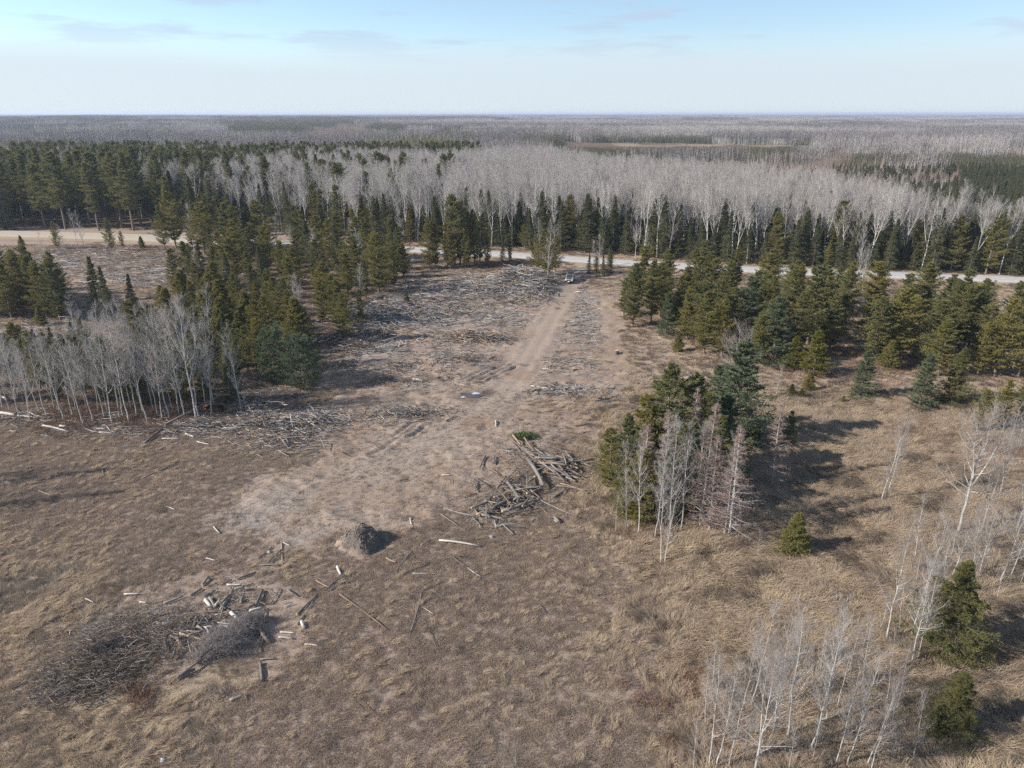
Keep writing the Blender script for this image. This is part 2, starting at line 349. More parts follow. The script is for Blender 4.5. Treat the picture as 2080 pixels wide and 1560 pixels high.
def build_ground():
    d = [16.]
    while d[-1] < 26000:
        q = d[-1]; step = max(.09, 1.9*(q*q+36*36)/(36*FPX)) if q < 230 else q*.035
        d.append(q+step)
    d = np.array(d); nc = 520; u = np.linspace(-1, 1, nc); u = np.sign(u)*np.abs(u)**1.06
    X = u[None]*(d[:, None]*.92+12); Y = np.repeat(d[:, None], nc, 1); x, y = X.ravel(), Y.ravel()
    z = H(x, y)
    V = np.stack([x, y, z], 1); nr = len(d)
    i = np.arange(nr-1)[:, None]*nc+np.arange(nc-1)[None]; i = i.ravel()
    F = np.concatenate([np.stack([i, i+1, i+nc+1], 1), np.stack([i, i+nc+1, i+nc], 1)])
    mb = MB(); mb.add(V, F)
    me = mb.mesh('ground', ground_mat(), True)
    for nm, a in zip(('sand', 'rust', 'grey', 'straw', 'litter', 'pud', 'soil'), zone(x, y)):
        at = me.attributes.new(nm, 'FLOAT', 'POINT'); at.data.foreach_set('value', a.astype(np.float32))
    o = link('ground', me); tag(o, kind='structure'); return o
def ground_mat():
    m, nt, b = newmat('ground'); g = N(nt, 'ShaderNodeNewGeometry'); pos = g.outputs['Position']
    def A(nm): return N(nt, 'ShaderNodeAttribute', attribute_name=nm).outputs['Fac']
    f0 = noise(nt, pos, .35, 6, .6); f1 = noise(nt, pos, 2.2, 6, .7); f2 = noise(nt, pos, 9., 4, .7); f3 = noise(nt, pos, .08, 3)
    c = mixc(nt, mrange(nt, f1, .35, .65), (.235, .177, .137), (.315, .245, .19))
    c = mixc(nt, mrange(nt, f0, .45, .65, 0, .7), c, (.23, .175, .135))
    def layer(c, nm, col, col2, soft=.25):
        k = mmath(nt, 'ADD', A(nm), mmath(nt, 'MULTIPLY', mmath(nt, 'SUBTRACT', f1, .5), .9))
        return mixc(nt, mrange(nt, k, .30, .30+soft*2), c, mixc(nt, mrange(nt, f2, .35, .65), col, col2))
    c = layer(c, 'litter', (.105, .070, .045), (.15, .10, .065))
    c = layer(c, 'straw', (.33, .255, .165), (.26, .195, .125))
    c = layer(c, 'grey', (.22, .205, .19), (.30, .28, .26))
    c = layer(c, 'sand', (.315, .255, .20), (.25, .195, .15), .4)
    c = layer(c, 'rust', (.24, .152, .10), (.185, .12, .082), .4)
    c = layer(c, 'pud', (.08, .055, .045), (.11, .08, .06))
    c = layer(c, 'soil', (.13, .112, .095), (.085, .072, .062))
    sp = mrange(nt, noise(nt, pos, 22, 3, .8), .62, .74); c = mixc(nt, mmath(nt, 'MULTIPLY', sp, .45), c, (.44, .40, .34))
    dk = mrange(nt, noise(nt, pos, 5.5, 5, .75), .56, .70); c = mixc(nt, mmath(nt, 'MULTIPLY', dk, .55), c, (.10, .075, .055))
    nt.links.new(c, b.inputs['Base Color']); b.inputs['Roughness'].default_value = .95; b.inputs['Specular IOR Level'].default_value = .1
    bp = N(nt, 'ShaderNodeBump'); bp.inputs['Strength'].default_value = .7; bp.inputs['Distance'].default_value = .12
    nt.links.new(mmath(nt, 'ADD', f1, f2), bp.inputs['Height']); nt.links.new(bp.outputs[0], b.inputs['Normal'])
    return m
build_ground()

# gravel road
def resample(line, step):
    P = np.array(line); L = np.concatenate([[0], np.cumsum(np.hypot(*np.diff(P, axis=0).T))]); t = np.arange(0, L[-1], step)
    # smooth by interpolating on a blurred copy
    q = np.stack([np.interp(t, L, P[:, 0]), np.interp(t, L, P[:, 1])], 1)
    k = max(1, int(14/step)); ker = np.ones(2*k+1)/(2*k+1)
    qp = np.pad(q, ((k, k), (0, 0)), 'edge'); return np.stack([np.convolve(qp[:, i], ker, 'valid') for i in range(2)], 1)
def road_mat():
    m, nt, b = newmat('gravel'); g = N(nt, 'ShaderNodeNewGeometry'); pos = g.outputs['Position']
    sx = N(nt, 'ShaderNodeSeparateXYZ'); nt.links.new(pos, sx.inputs[0])
    f = noise(nt, pos, 1.1, 6, .7); f2 = noise(nt, pos, .12, 3)
    right = mixc(nt, mrange(nt, f, .35, .65), (.33, .318, .305), (.42, .405, .39)); left = mixc(nt, mrange(nt, f, .35, .65), (.33, .28, .215), (.40, .34, .27))
    k = mrange(nt, mmath(nt, 'ADD', sx.outputs[0], mmath(nt, 'MULTIPLY', f2, 30.)), -95, -35)
    c = mixc(nt, k, left, right)
    a = N(nt, 'ShaderNodeAttribute', attribute_name='rut').outputs['Fac']; c = mixc(nt, mmath(nt, 'MULTIPLY', a, .7), c, (.30, .27, .235))
    nt.links.new(c, b.inputs['Base Color']); b.inputs['Roughness'].default_value = .95; b.inputs['Specular IOR Level'].default_value = .1; return m
def build_road():
    c = resample(ROAD, 2.0); t = np.gradient(c, axis=0); t /= np.linalg.norm(t, axis=1, keepdims=True); n = np.stack([-t[:, 1], t[:, 0]], 1)
    ks = np.linspace(-1, 1, 17); hw = 3.7 + 2.0*sstep(-c[:, 0], 60, 110)
    e = (fbm(c[:, 0], c[:, 1], 5, 3, 9)-.5)*1.2
    X = c[:, None, 0]+n[:, None, 0]*ks[None]*(hw+e)[:, None]; Y = c[:, None, 1]+n[:, None, 1]*ks[None]*(hw+e)[:, None]
    Z = .06+.12*(1-ks[None]**2)-.14*(np.abs(ks[None]) > .99)+0*X
    V = np.stack([X, Y, Z], 2).reshape(-1, 3); nc = len(ks); i = (np.arange(len(c)-1)[:, None]*nc+np.arange(nc-1)[None]).ravel()
    mb = MB(); mb.add(V, np.concatenate([np.stack([i, i+nc+1, i+1], 1), np.stack([i, i+nc, i+nc+1], 1)]))
    me = mb.mesh('gravel_road', road_mat(), True)
    rut = (np.exp(-((np.abs(ks)-.28)/.07)**2)+np.exp(-((np.abs(ks)-.95)/.1)**2))[None]*np.ones((len(c), 1))
    me.attributes.new('rut', 'FLOAT', 'POINT').data.foreach_set('value', rut.astype(np.float32).ravel())
    tag(link('gravel_road', me), kind='structure')
build_road()
# puddles
def puddle(px, py, rx, ry, ice, label):
    gx, gy = G(px, py); a = np.linspace(0, 2*pi, 40, endpoint=False); r = 1+.35*np.sin(2*a+px)+.22*np.sin(5*a+py)
    z0 = float(np.min(H(gx+np.cos(a)*rx*r*.5, gy+np.sin(a)*ry*r*.5)))+.10
    V = [(gx, gy, z0)]+[(gx+cos(t)*rx*q, gy+sin(t)*ry*q, z0) for t, q in zip(a, r)]
    F = [(0, i+1, (i+1) % 40+1) for i in range(40)]; mb = MB(); mb.add(V, F)
    tag(link('puddle' if not ice else 'ice', mb.mesh('puddle', ICE if ice else WATER, True)), kind='structure')
WATER = flat_mat('puddle_water', (.05, .045, .04), .08, spec=.6); ICE = flat_mat('puddle_ice', (.48, .51, .55), .35, spec=.4, nscale=3, c2=(.28, .31, .35))
puddle(958, 806, 1.3, .8, False, ''); puddle(1238, 813, 1.3, .9, False, '')
puddle(966, 803, .75, .3, True, ''); puddle(942, 809, .45, .28, True, ''); puddle(982, 786, .28, .2, True, ''); puddle(1246, 811, .3, .2, True, '')

# ------------------------------------------------------------------ tree prototypes
def polyline_tube(mb, P, R, n, m=0):
    mb.segs(P[:-1], P[1:], R[:-1], R[1:], n, m)
def conifer(seed, h=12., cb=.12, rmax=2.2, whorls=26, per=5, rise=.15, droop=.25, tuft=.26, wid=.35, pts=5, blets=5, tn=3, prof='cone', irr=.25, up=.3, bare=None, tr=.013):
    """returns (trunk MB, crown MB)"""
    r = np.random.default_rng(seed); tk, cr = MB(), MB()
    zs = np.linspace(0, h, 9); wob = np.cumsum(r.normal(0, .012*h/8, (9, 2)), 0); wob -= wob[0]
    P = np.column_stack([wob, zs]); P[0, 2] = -.3
    R = tr*h*(1-zs/h)**.85+.015; polyline_tube(tk, P, R, 7)
    tx = lambda z: np.stack([np.interp(z, zs, P[:, 0]), np.interp(z, zs, P[:, 1]), z], -1)
    nb = whorls*per
    t = (np.repeat(np.arange(whorls), per)+r.uniform(-.3, .3, nb)*(1 if prof == 'cone' and bare is None else 2.6))/whorls; t = np.clip(t, 0, .995)
    z = h*(cb+(1-cb)*t**.92)
    if prof == 'cone': L = rmax*(1-t)**1.05*(.6+.4*np.clip(t/.12, 0, 1))
    elif prof == 'pine': L = rmax*np.clip(1-t, 0, 1)**.56*(.55+.5*np.clip(t/.28, 0, 1))*1.12
    elif prof == 'round': L = rmax*np.sqrt(np.clip(1-t**2.2, 0, 1))*(.7+.3*np.clip(t/.2, 0, 1))
    elif prof == 'bushy': L = rmax*(1-t**1.3)**.7
    else: L = rmax*(1-t)**.6*(.4+.6*np.clip(t/.35, 0, 1))
    L = L*r.uniform(1-irr*1.6, 1+irr*.6, nb)+.08
    if prof == 'pine': L *= 1-.45*(vnoise(t*9+seed, np.zeros(nb)+seed*3.1) > .62)
    az = r.uniform(0, 2*pi, whorls).repeat(per)+np.tile(np.arange(per)*2*pi/per, whorls)+r.normal(0, .25, nb)
    L *= 1+.22*np.sin(az+seed)
    el = rise+.9*t**2*max(.2, up)+r.normal(0, .1 if prof == 'cone' else .22, nb)
    d = np.stack([np.cos(az)*np.cos(el), np.sin(az)*np.cos(el), np.sin(el)], 1)
    A = tx(z); Bm = A+d*L[:, None]*.55; C = A+d*L[:, None]; C[:, 2] += (-droop*.5+up*.35)*L; Bm[:, 2] -= droop*.25*L
    br = .006*h*(1-t)*.6+.012
    cr_b = tk if bare is None else cr
    tk.segs(A, Bm, br, br*.6, 3); tk.segs(Bm, C, br*.6, br*.2, 3)
    # side sprays
    tt = np.tile(np.linspace(.28, 1., blets), nb); bi = np.repeat(np.arange(nb), blets)
    lo = tt < .55
    base = np.where(lo[:, None], A[bi]+(Bm[bi]-A[bi])*(tt/.55)[:, None], Bm[bi]+(C[bi]-Bm[bi])*((tt-.55)/.45)[:, None])
    for sgn in (-1, 1):
        ang = az[bi]+sgn*r.uniform(.45, 1.0, len(bi)); l = (L[bi]*.42*(1.15-tt)+.22*tuft/.26*1.5*(1.08-t[bi]))*r.uniform(.7, 1.2, len(bi))
        sd = np.stack([np.cos(ang), np.sin(ang), -droop*.5+up*.6+r.normal(0, .18, len(bi))], 1)
        E = base+sd*l[:, None]
        if bare is None:
            k = np.tile(np.linspace(.1, 1, pts), len(bi)); j = np.repeat(np.arange(len(bi)), pts)
            Q = base[j]+(E[j]-base[j])*k[:, None]+r.normal(0, tuft*.16, (len(j), 3))
            Q = np.repeat(Q, tn, 0); jj = np.repeat(j, tn)
            dd = sd[jj]*.7+r.normal(0, .65, (len(jj), 3)); dd[:, 2] += up
            cr.blades(Q, dd, tuft*r.uniform(.7, 1.25, len(jj)), tuft*wid*r.uniform(.7, 1.3, len(jj)), 0, r)
        else:
            cr.cones(base, E, .010*bare, 0)
            k = np.tile(np.linspace(.15, 1, pts), len(bi)); j = np.repeat(np.arange(len(bi)), pts)
            Q = base[j]+(E[j]-base[j])*k[:, None]; Q = np.repeat(Q, tn, 0); jj = np.repeat(j, tn)
            dd = sd[jj]*.5+r.normal(0, .6, (len(jj), 3)); dd /= np.linalg.norm(dd, axis=1, keepdims=True)
            cr.blades(Q, dd, tuft*r.uniform(.7, 1.3, len(jj)), .011*bare, 0, r)
    if bare is None:      # leader
        q = r.uniform(.93, 1.0, 40); A2 = tx(h*q); cr.blades(A2, r.normal(0, .5, (40, 3))+[0, 0, .8], tuft, tuft*wid, 0, r)
    return tk, cr
def bare_tree(seed, h=18., cb=.4, n1=26, n2=5, n3=4, spread=.2, tr=.0095, lean=.02, tw=1., rise=.75, fork=0):
    """leafless broadleaf tree: (trunk with limbs MB, twigs MB)"""
    r = np.random.default_rng(seed); tk, cr = MB(), MB()
    K = 12; zs = np.linspace(0, h, K); la = r.uniform(0, 2*pi)
    wob = np.cumsum(r.normal(0, .010*h/3, (K, 2)), 0); wob -= wob[0]; wob += np.outer(zs, [cos(la)*lean, sin(la)*lean])
    P = np.column_stack([wob, zs]); P[0, 2] = -.3; R = np.maximum(tr*h*(1-zs/h)**.75, .012*tw)
    polyline_tube(tk, P, R, 6)
    stems = [(P, zs, R)]
    for f in range(fork):
        z0 = h*r.uniform(.25, .55); a = r.uniform(0, 2*pi); hh = (h-z0)*r.uniform(.8, 1.)
        z2 = np.linspace(0, 1, 8); p0 = np.array([np.interp(z0, zs, P[:, 0]), np.interp(z0, zs, P[:, 1]), z0])
        off = np.sin(z2*pi*.5)*hh*.22; Q = p0+np.column_stack([np.cos(a)*off, np.sin(a)*off, z2*hh])+np.column_stack([r.normal(0, .05, (8, 2)), np.zeros(8)])*z2[:, None]
        RR = np.maximum(np.interp(z0, zs, R)*.75*(1-z2)**.8, .012*tw); polyline_tube(tk, Q, RR, 5); stems.append((Q, Q[:, 2], RR))
    for si, (P, zs, R) in enumerate(stems):
        m = n1 if si == 0 else n1//2
        t = r.uniform(0, 1, m)**.85; z = (h*cb if si == 0 else zs[2])+(zs[-1]-(h*cb if si == 0 else zs[2]))*t*.98
        A = np.stack([np.interp(z, zs, P[:, 0]), np.interp(z, zs, P[:, 1]), z], 1); ra = np.interp(z, zs, R)
        az = np.arange(m)*2.4+r.uniform(0, 6); el = rise+.25*t+r.normal(0, .15, m)
        L = h*spread*(1-.62*t)*r.uniform(.55, 1.15, m)
        d = np.stack([np.cos(az)*np.cos(el), np.sin(az)*np.cos(el), np.sin(el)], 1)
        B = A+d*L[:, None]*.5; d2 = d+[0, 0, .45]+r.normal(0, .16, (m, 3)); C = B+d2*L[:, None]*.42
        rb = np.clip(ra*.5, .012*tw, .07)
        tk.segs(A, B, rb, rb*.65, 4); tk.segs(B, C, rb*.65, rb*.25, 3)
        bi = np.repeat(np.arange(m), n2); k = np.tile(np.linspace(.2, 1, n2), m)+r.uniform(-.08, .08, m*n2)
        S0 = np.where((k < .5)[:, None], A[bi]+(B[bi]-A[bi])*(k*2)[:, None], B[bi]+(C[bi]-B[bi])*((k-.5)*2)[:, None])
        dd = d2[bi]*.8+r.normal(0, .55, (len(bi), 3)); dd[:, 2] += .35; dd /= np.linalg.norm(dd, axis=1, keepdims=True)
        l2 = L[bi]*.42*(1.2-k)*r.uniform(.6, 1.2, len(bi))+.25; S1 = S0+dd*l2[:, None]
        cr.cones(S0, S1, np.maximum(rb[bi]*.4, .009*tw))
        ti = np.repeat(np.arange(len(bi)), n3); k = np.tile(np.linspace(.25, .98, n3), len(bi))
        T0 = S0[ti]+(S1[ti]-S0[ti])*k[:, None]; td = dd[ti]*.9+r.normal(0, .5, (len(ti), 3)); td[:, 2] += .3; td /= np.linalg.norm(td, axis=1, keepdims=True)
        l3 = l2[ti]*.5*r.uniform(.6, 1.3, len(ti))+.12
        cr.cones(T0, T0+td*l3[:, None], .0065*tw)
        # fine tips
        T1 = np.repeat(T0+td*(l3*r.uniform(.3, .8, len(ti)))[:, None], 2, 0); fd = np.repeat(td, 2, 0)+r.normal(0, .5, (len(T1), 3)); fd[:, 2] += .2
        cr.blades(T1, fd, np.repeat(l3, 2)*.6, .009*tw, 0, r)
    return tk, cr

PROTO = {}
def proto(kind, variants, mats, h0):
    """store (trunk mesh, crown mesh, joined mesh, nominal height) for every variant"""
    L = []
    for i, (tk, cr) in enumerate(variants):
        j = MB(); j.merge(tk); j.merge(cr, moff=1); far_ = kind in ('jack', 'pine', 'redpine', 'spruce', 'aspen', 'slim', 'larch')
        L.append((tk.mesh(kind+'_trunk', mats[0]), cr.mesh(kind+'_crown', mats[1]), j.mesh(kind, list(mats)) if far_ else None, h0))
    PROTO[kind] = L
def mk(fn, seeds, **k): return [fn(s, **k) for s in seeds]
proto('jack', mk(conifer, (11, 12, 13, 14), h=12, cb=.12, rmax=2.3, whorls=24, per=5, prof='pine', tuft=.25, wid=.30, pts=4, blets=5, tn=5, up=.6, droop=.0, irr=.5), (M['pbark'], M['jack']), 12)
proto('pine', mk(conifer, (21, 22, 23, 24), h=14, cb=.14, rmax=2.5, whorls=26, per=5, prof='pine', tuft=.26, wid=.30, pts=4, blets=5, tn=5, up=.55, droop=.05, irr=.5), (M['pbark'], M['pine']), 14)
proto('redpine', mk(conifer, (31, 32, 33), h=24, cb=.28, rmax=2.9, whorls=26, per=5, prof='pine', tuft=.50, wid=.34, pts=4, blets=5, tn=2, up=.4, droop=.1, irr=.4), (M['pbark'], M['pine']), 24)
proto('spruce', mk(conifer, (41, 42, 43, 44), h=14, cb=.05, rmax=2.5, whorls=28, per=5, prof='cone', tuft=.28, wid=.36, pts=4, blets=5, tn=2, up=.05, droop=.45, irr=.42, rise=.0), (M['pbark'], M['spruce']), 14)
proto('white', mk(conifer, (51, 52), h=11, cb=.05, rmax=2.3, whorls=24, per=5, prof='bushy', tuft=.22, wid=.32, pts=5, blets=6, tn=4, up=.45, droop=.1, irr=.35), (M['pbark'], M['white']), 11)
proto('small', mk(conifer, (61, 62, 63), h=4, cb=.04, rmax=1.25, whorls=16, per=6, prof='cone', tuft=.17, wid=.30, pts=5, blets=5, tn=4, up=.35, droop=.1, irr=.25), (M['pbark'], M['jack']), 4)
proto('yellow', mk(conifer, (71, 72), h=5, cb=.10, rmax=1.4, whorls=13, per=5, prof='cone', tuft=.22, wid=.28, pts=5, blets=5, tn=3, up=.5, droop=.0, irr=.35), (M['pbark'], M['yellow']), 5)
proto('fir', mk(conifer, (81, 82), h=7, cb=.03, rmax=2.1, whorls=20, per=6, prof='cone', tuft=.15, wid=.26, pts=7, blets=7, tn=3, up=.15, droop=.25, irr=.55, rise=.05), (M['pbark'], plant_mat('young_spruce_needles', (.13, .125, .045), (.115, .115, .045), (.155, .145, .05), nscale=1.5, trans=.35)), 7)
proto('round', mk(conifer, (221, 222), h=6, cb=.02, rmax=2.3, whorls=22, per=5, prof='round', tuft=.19, wid=.32, pts=4, blets=6, tn=4, up=.5, droop=.0, irr=.2), (M['pbark'], M['white']), 6)
NP = dict(h=12, cb=.03, rmax=2.3, whorls=24, per=5, prof='pine', tuft=.19, wid=.30, pts=5, blets=7, tn=4, up=.5, droop=.05, irr=.35)
proto('npine', mk(conifer, (201, 202), **NP), (M['pbark'], plant_mat('near_pine_needles', (.165, .17, .068), (.13, .148, .064), (.195, .182, .072), nscale=.8, trans=.35)), 12)
proto('njack', mk(conifer, (203, 204), **NP), (M['pbark'], M['jack']), 12)
proto('larch', mk(conifer, (91, 92, 93), h=9, cb=.08, rmax=2.0, whorls=30, per=3, prof='cone', tuft=.24, wid=.1, pts=3, blets=6, tn=2, up=.22, droop=.15, irr=.5, bare=1.15, tr=.009), (M['sbark'], M['larch']), 9)
proto('aspen', mk(bare_tree, (101, 102, 103, 104, 105), h=19, cb=.42, n1=30, n2=6, n3=4, spread=.21, tw=1.2, tr=.008, fork=3, lean=.04), (wood_mat('white_aspen_bark', (.60, .58, .545), (.44, .42, .39), (.17, .16, .145), 1.6, 1.2), M['atwig']), 19)
proto('slim', mk(bare_tree, (111, 112, 113, 114), h=13, cb=.25, n1=36, n2=6, n3=4, spread=.21, tw=.85, tr=.0062, lean=.05), (M['abark'], M['atwig']), 13)
proto('sapling', mk(bare_tree, (121, 122, 123, 124, 125), h=7, cb=.22, n1=26, n2=6, n3=4, spread=.24, tw=.62, tr=.0065, lean=.08), (M['sbark'], M['stwig']), 7)
proto('whip', mk(bare_tree, (131, 132, 133), h=5, cb=.3, n1=18, n2=5, n3=3, spread=.2, tw=.55, tr=.0055, lean=.08), (M['sbark'], M['stwig']), 5)
proto('oldbirch', mk(bare_tree, (141, 142), h=9, cb=.22, n1=28, n2=6, n3=4, spread=.34, tw=.95, tr=.011, lean=.05, rise=.55, fork=2), (M['sbark'], M['stwig']), 9)

SPEC = {'round': ('pine_tree', 'pine tree'), 'npine': ('pine_tree', 'pine tree'), 'njack': ('pine_tree', 'pine tree'), 'jack': ('pine_tree', 'pine tree'), 'pine': ('pine_tree', 'pine tree'), 'redpine': ('pine_tree', 'pine tree'), 'white': ('pine_tree', 'pine tree'),
        'small': ('young_pine', 'pine tree'), 'yellow': ('young_pine', 'pine tree'), 'spruce': ('spruce_tree', 'spruce tree'), 'fir': ('spruce_tree', 'spruce tree'),
        'larch': ('larch_tree', 'larch tree'), 'aspen': ('aspen_tree', 'aspen tree'), 'slim': ('aspen_tree', 'aspen tree'), 'sapling': ('aspen_sapling', 'sapling'),
        'whip': ('aspen_sapling', 'sapling'), 'oldbirch': ('bare_tree', 'bare tree')}
TREES = {}      # region -> list of (object, x, y)
R1 = random.Random(5)
def tree(kind, x, y, h, region=None, label=None, group=None, wide=1., whole=False, rz=None, lean=None, v=None, name=None, cat=None):
    """one tree of its own: an Empty at its foot with trunk and crown, or one mesh when far"""
    L = PROTO[kind]; tk, cr, jn, h0 = L[v if v is not None else R1.randrange(len(L))]
    s = h/h0; sw = s*wide*R1.uniform(.92, 1.08); z = Hs(x, y)-.05
    n, c = SPEC[kind]; n = name or n; c = cat or c
    rot = (lean[0] if lean else R1.gauss(0, .015), lean[1] if lean else R1.gauss(0, .015), R1.uniform(0, 6.28) if rz is None else rz)
    if whole: o = link(n, jn, None, (x, y, z), rot, (sw, sw, s))
    else:
        o = bpy.data.objects.new(n, None); COL.objects.link(o); o.empty_display_size = .5
        o.location = (x, y, z); o.rotation_euler = rot; o.scale = (sw, sw, s)
        link('trunk', tk, o); link('crown', cr, o)
    tag(o, label, c, group)
    if region: TREES.setdefault(region, []).append((o, x, y, h, kind))
    return o
def tpx(kind, px, py, topy, **k):
    x, y = G(px, py); return tree(kind, x, y, top_h(y, topy), **k)
def scatter(poly, spacing, seed, n=4000):
    r = np.random.default_rng(seed); P = np.array(poly); lo, hi = P.min(0), P.max(0)
    q = r.uniform(lo, hi, (n, 2)); q = q[inpoly(q[:, 0], q[:, 1], poly)]; keep = []
    for p in q:
        if all((p[0]-a)**2+(p[1]-b)**2 > spacing**2 for a, b in keep): keep.append((p[0], p[1]))
    return keep
def visible(x, y, mx=1.06): return abs(x) < (y*CP+CAM_H*SP)*1040/FPX*mx + 3
TAKEN = []
def free(x, y, d):
    return all((x-a)**2+(y-b)**2 > d*d for a, b in TAKEN)

# --- right-hand pine stand
for k, px, py, ty, w in [('pine',1285,665,548,1.2),('pine',1322,655,530,1.1),('white',1352,680,592,1),('pine',1415,640,505,1),('pine',1442,645,522,1),('pine',1475,648,528,1),('jack',1430,718,592,1),('pine',1482,700,582,1),('white',1512,700,562,1.1),('pine',1556,700,560,1.1),('pine',1600,668,540,1),('pine',1640,700,542,1.3),('jack',1668,690,562,1),('pine',1712,660,550,1),('white',1568,742,600,1.2),('pine',1702,700,592,1.1),('pine',1770,738,602,1.3),('pine',1806,715,600,1),('pine',1822,700,582,1),('jack',1848,720,612,1),('pine',1888,742,612,1.25),('pine',1922,715,575,1.1),('pine',1944,722,582,1.1),('jack',1985,760,655,1),('jack',2020,762,606,1.05),('jack',2068,765,642,1),('jack',1905,762,650,1.1),('jack',1535,740,640,1.2),('pine',1380,655,560,1),('jack',1465,725,610,1)]:
    o = tpx(k, px, py, ty, region='the right-hand pine stand', wide=w*1.2); TAKEN.append(G(px, py))
for i, (x, y) in enumerate(scatter(P_RIGHT, 4.7, 1)):
    if free(x, y, 3.2) and visible(x, y, 1.05): tree(('pine', 'jack', 'pine')[i % 3], x, y, R1.uniform(7, 11.5), region='the right-hand pine stand', wide=1.45)
for k, px, py, ty, lab in [('white',1746,806,706,'blue-green bushy white pine with full skirt, standing on straw grass'),('white',1866,826,716,'blue-green white pine beside the yellowish conifer at the stand edge'),('fir',1930,822,700,'yellowish green conifer right beside the blue-green white pine'),('yellow',1612,752,682,'small yellow pine left of the sparse yellow one below stand'),('yellow',1652,762,668,'sparse slender yellow pine beneath the right-hand pine stand'),('small',1641,790,748,'small bluish green pine alone in the right-hand grass'),('small',1626,806,784,'low round green conifer bush at the foot of small pine'),('small',1376,712,676,'little round green pine alone beside the clearing, left of stand'),('small',1375,655,610,'small bluish pine at the edge nearest the clearing track'),('small',1712,818,800,'tiny dark conifer seedling below the blue-green white pine'),('yellow',1606,800,775,'low yellowish pine bush in straw grass'),('small',1790,735,700,'small pine at the rusty gap between two big pines'),('small',1805,748,690,'grey-green young pine in front of the wide olive pine'),('jack',2028,862,768,'dark olive pine behind the bare birches at the right edge'),('jack',1985,880,790,'low dark pine scrub left of the olive pine at right edge'),('pine',2070,850,760,'dark pine cut by the right edge of photo')]:
    tpx(k, px, py, ty, label=lab, wide=1.15)
# --- centre-right clump
for k, px, py, ty, w, lab in [('white',1487,905,690,1.0,'tall blue-green white pine rising behind the centre-right clump'),('white',1447,880,740,.9,'shorter blue-green pine left of the tall white pine'),('npine',1345,985,738,1.0,'big olive pine leading the centre-right clump of trees'),('npine',1388,975,752,.85,'olive pine right behind the big pine in the clump'),('njack',1300,980,800,.9,'bushy olive pine on the left flank of the clump'),('npine',1420,1000,800,.9,'dark pine deep in the middle of the clump'),('njack',1238,985,868,1.1,'yellow-green pine standing nearest to the log pile'),('npine',1375,1045,860,.9,'dark green pine low behind the bare aspens of the clump'),('npine',1400,1040,880,.9,'dark pine behind the larches in the clump'),('npine',1310,1030,895,.9,'pine low on the left side of clump above the dead grass'),('white',1600,902,832,.8,'narrow dark young conifer right of the pinkish larch'),('white',1530,912,850,1.1,'dark green young pine between white pine and larch'),('npine',1450,1010,840,.9,'shaded pine behind the orange-tipped larch'),('njack',1265,1050,940,1.1,'yellowish low pine on the clump edge toward the log pile'),('npine',1270,1000,840,.9,'green pine on the far left flank of the clump'),('njack',1298,1062,915,1.1,'low olive pine behind the leftmost white stems'),('npine',1345,1062,900,.9,'green pine in the clump front behind white stems'),('white',1462,960,800,1.0,'low blue-green pine under the tall white pine'),('npine',1395,1010,850,.9,'dark pine in the shade of the clump centre')]:
    tpx(k, px, py, ty, label=lab, wide=w*1.4); TAKEN.append(G(px, py))
for k, px, py, ty, lab in [('larch',1320,960,775,'tall brown larch in front of the big olive pine'),('larch',1395,1000,790,'grey-brown larch between olive pine and white pine'),('larch',1432,960,775,'dense brown larch left of the white pine'),('larch',1480,1100,868,'orange-tipped leafless larch at the front of the clump'),('larch',1566,990,812,'pinkish leafless larch standing right of the clump'),('larch',1440,1085,890,'thin grey larch beside the orange-tipped larch'),('larch',1345,1060,830,'slim brown larch among white stems of the clump'),('larch',1300,1040,860,'slight brown larch on the left of the clump'),('larch',1420,1075,820,'tall thin larch at the heart of the clump'),
                         ('slim',1296,1085,880,'white-stemmed aspen at the left front of the clump'),('slim',1272,1075,905,'thin pale aspen leftmost in front of the clump'),('slim',1360,1090,850,'aspen with many upright twigs at the clump front'),('slim',1382,1080,870,'pale aspen right of the many-twigged one'),('slim',1342,1145,960,'lone pale aspen nearest the camera below the clump'),('slim',1350,1145,985,'second stem beside the lone pale aspen below the clump'),('slim',1470,1095,900,'white-barked aspen just left of orange-tipped larch'),('slim',1330,1095,870,'crooked white aspen in the middle of the clump front'),('slim',1405,1060,850,'tall thin aspen behind the clump front'),('oldbirch',1488,820,668,'grey leafless crown rising above the white pine'),('whip',1215,1045,1010,'short grey snag stem between the log pile and the clump'),('whip',1538,1135,1075,'small dry whip at the clump foot'),('whip',1250,1080,1000,'thin dry whip at the left foot of clump')]:
    tpx(k, px, py, ty, label=lab)
tpx('small', 1612, 1122, 1042, label='small green spruce standing alone in right-hand dead grass', wide=1.15, v=0)
tpx('fir', 1918, 1330, 1140, label='large yellow-green spruce at the right, behind two pale stems', wide=1.35, v=0)
tpx('fir', 1928, 1490, 1362, label='young yellow-green spruce at the lower right corner area', wide=1.5, v=1)
tpx('fir', 1890, 1495, 1425, label='low yellow-green spruce seedling left of the young spruce', wide=1.3, v=0)
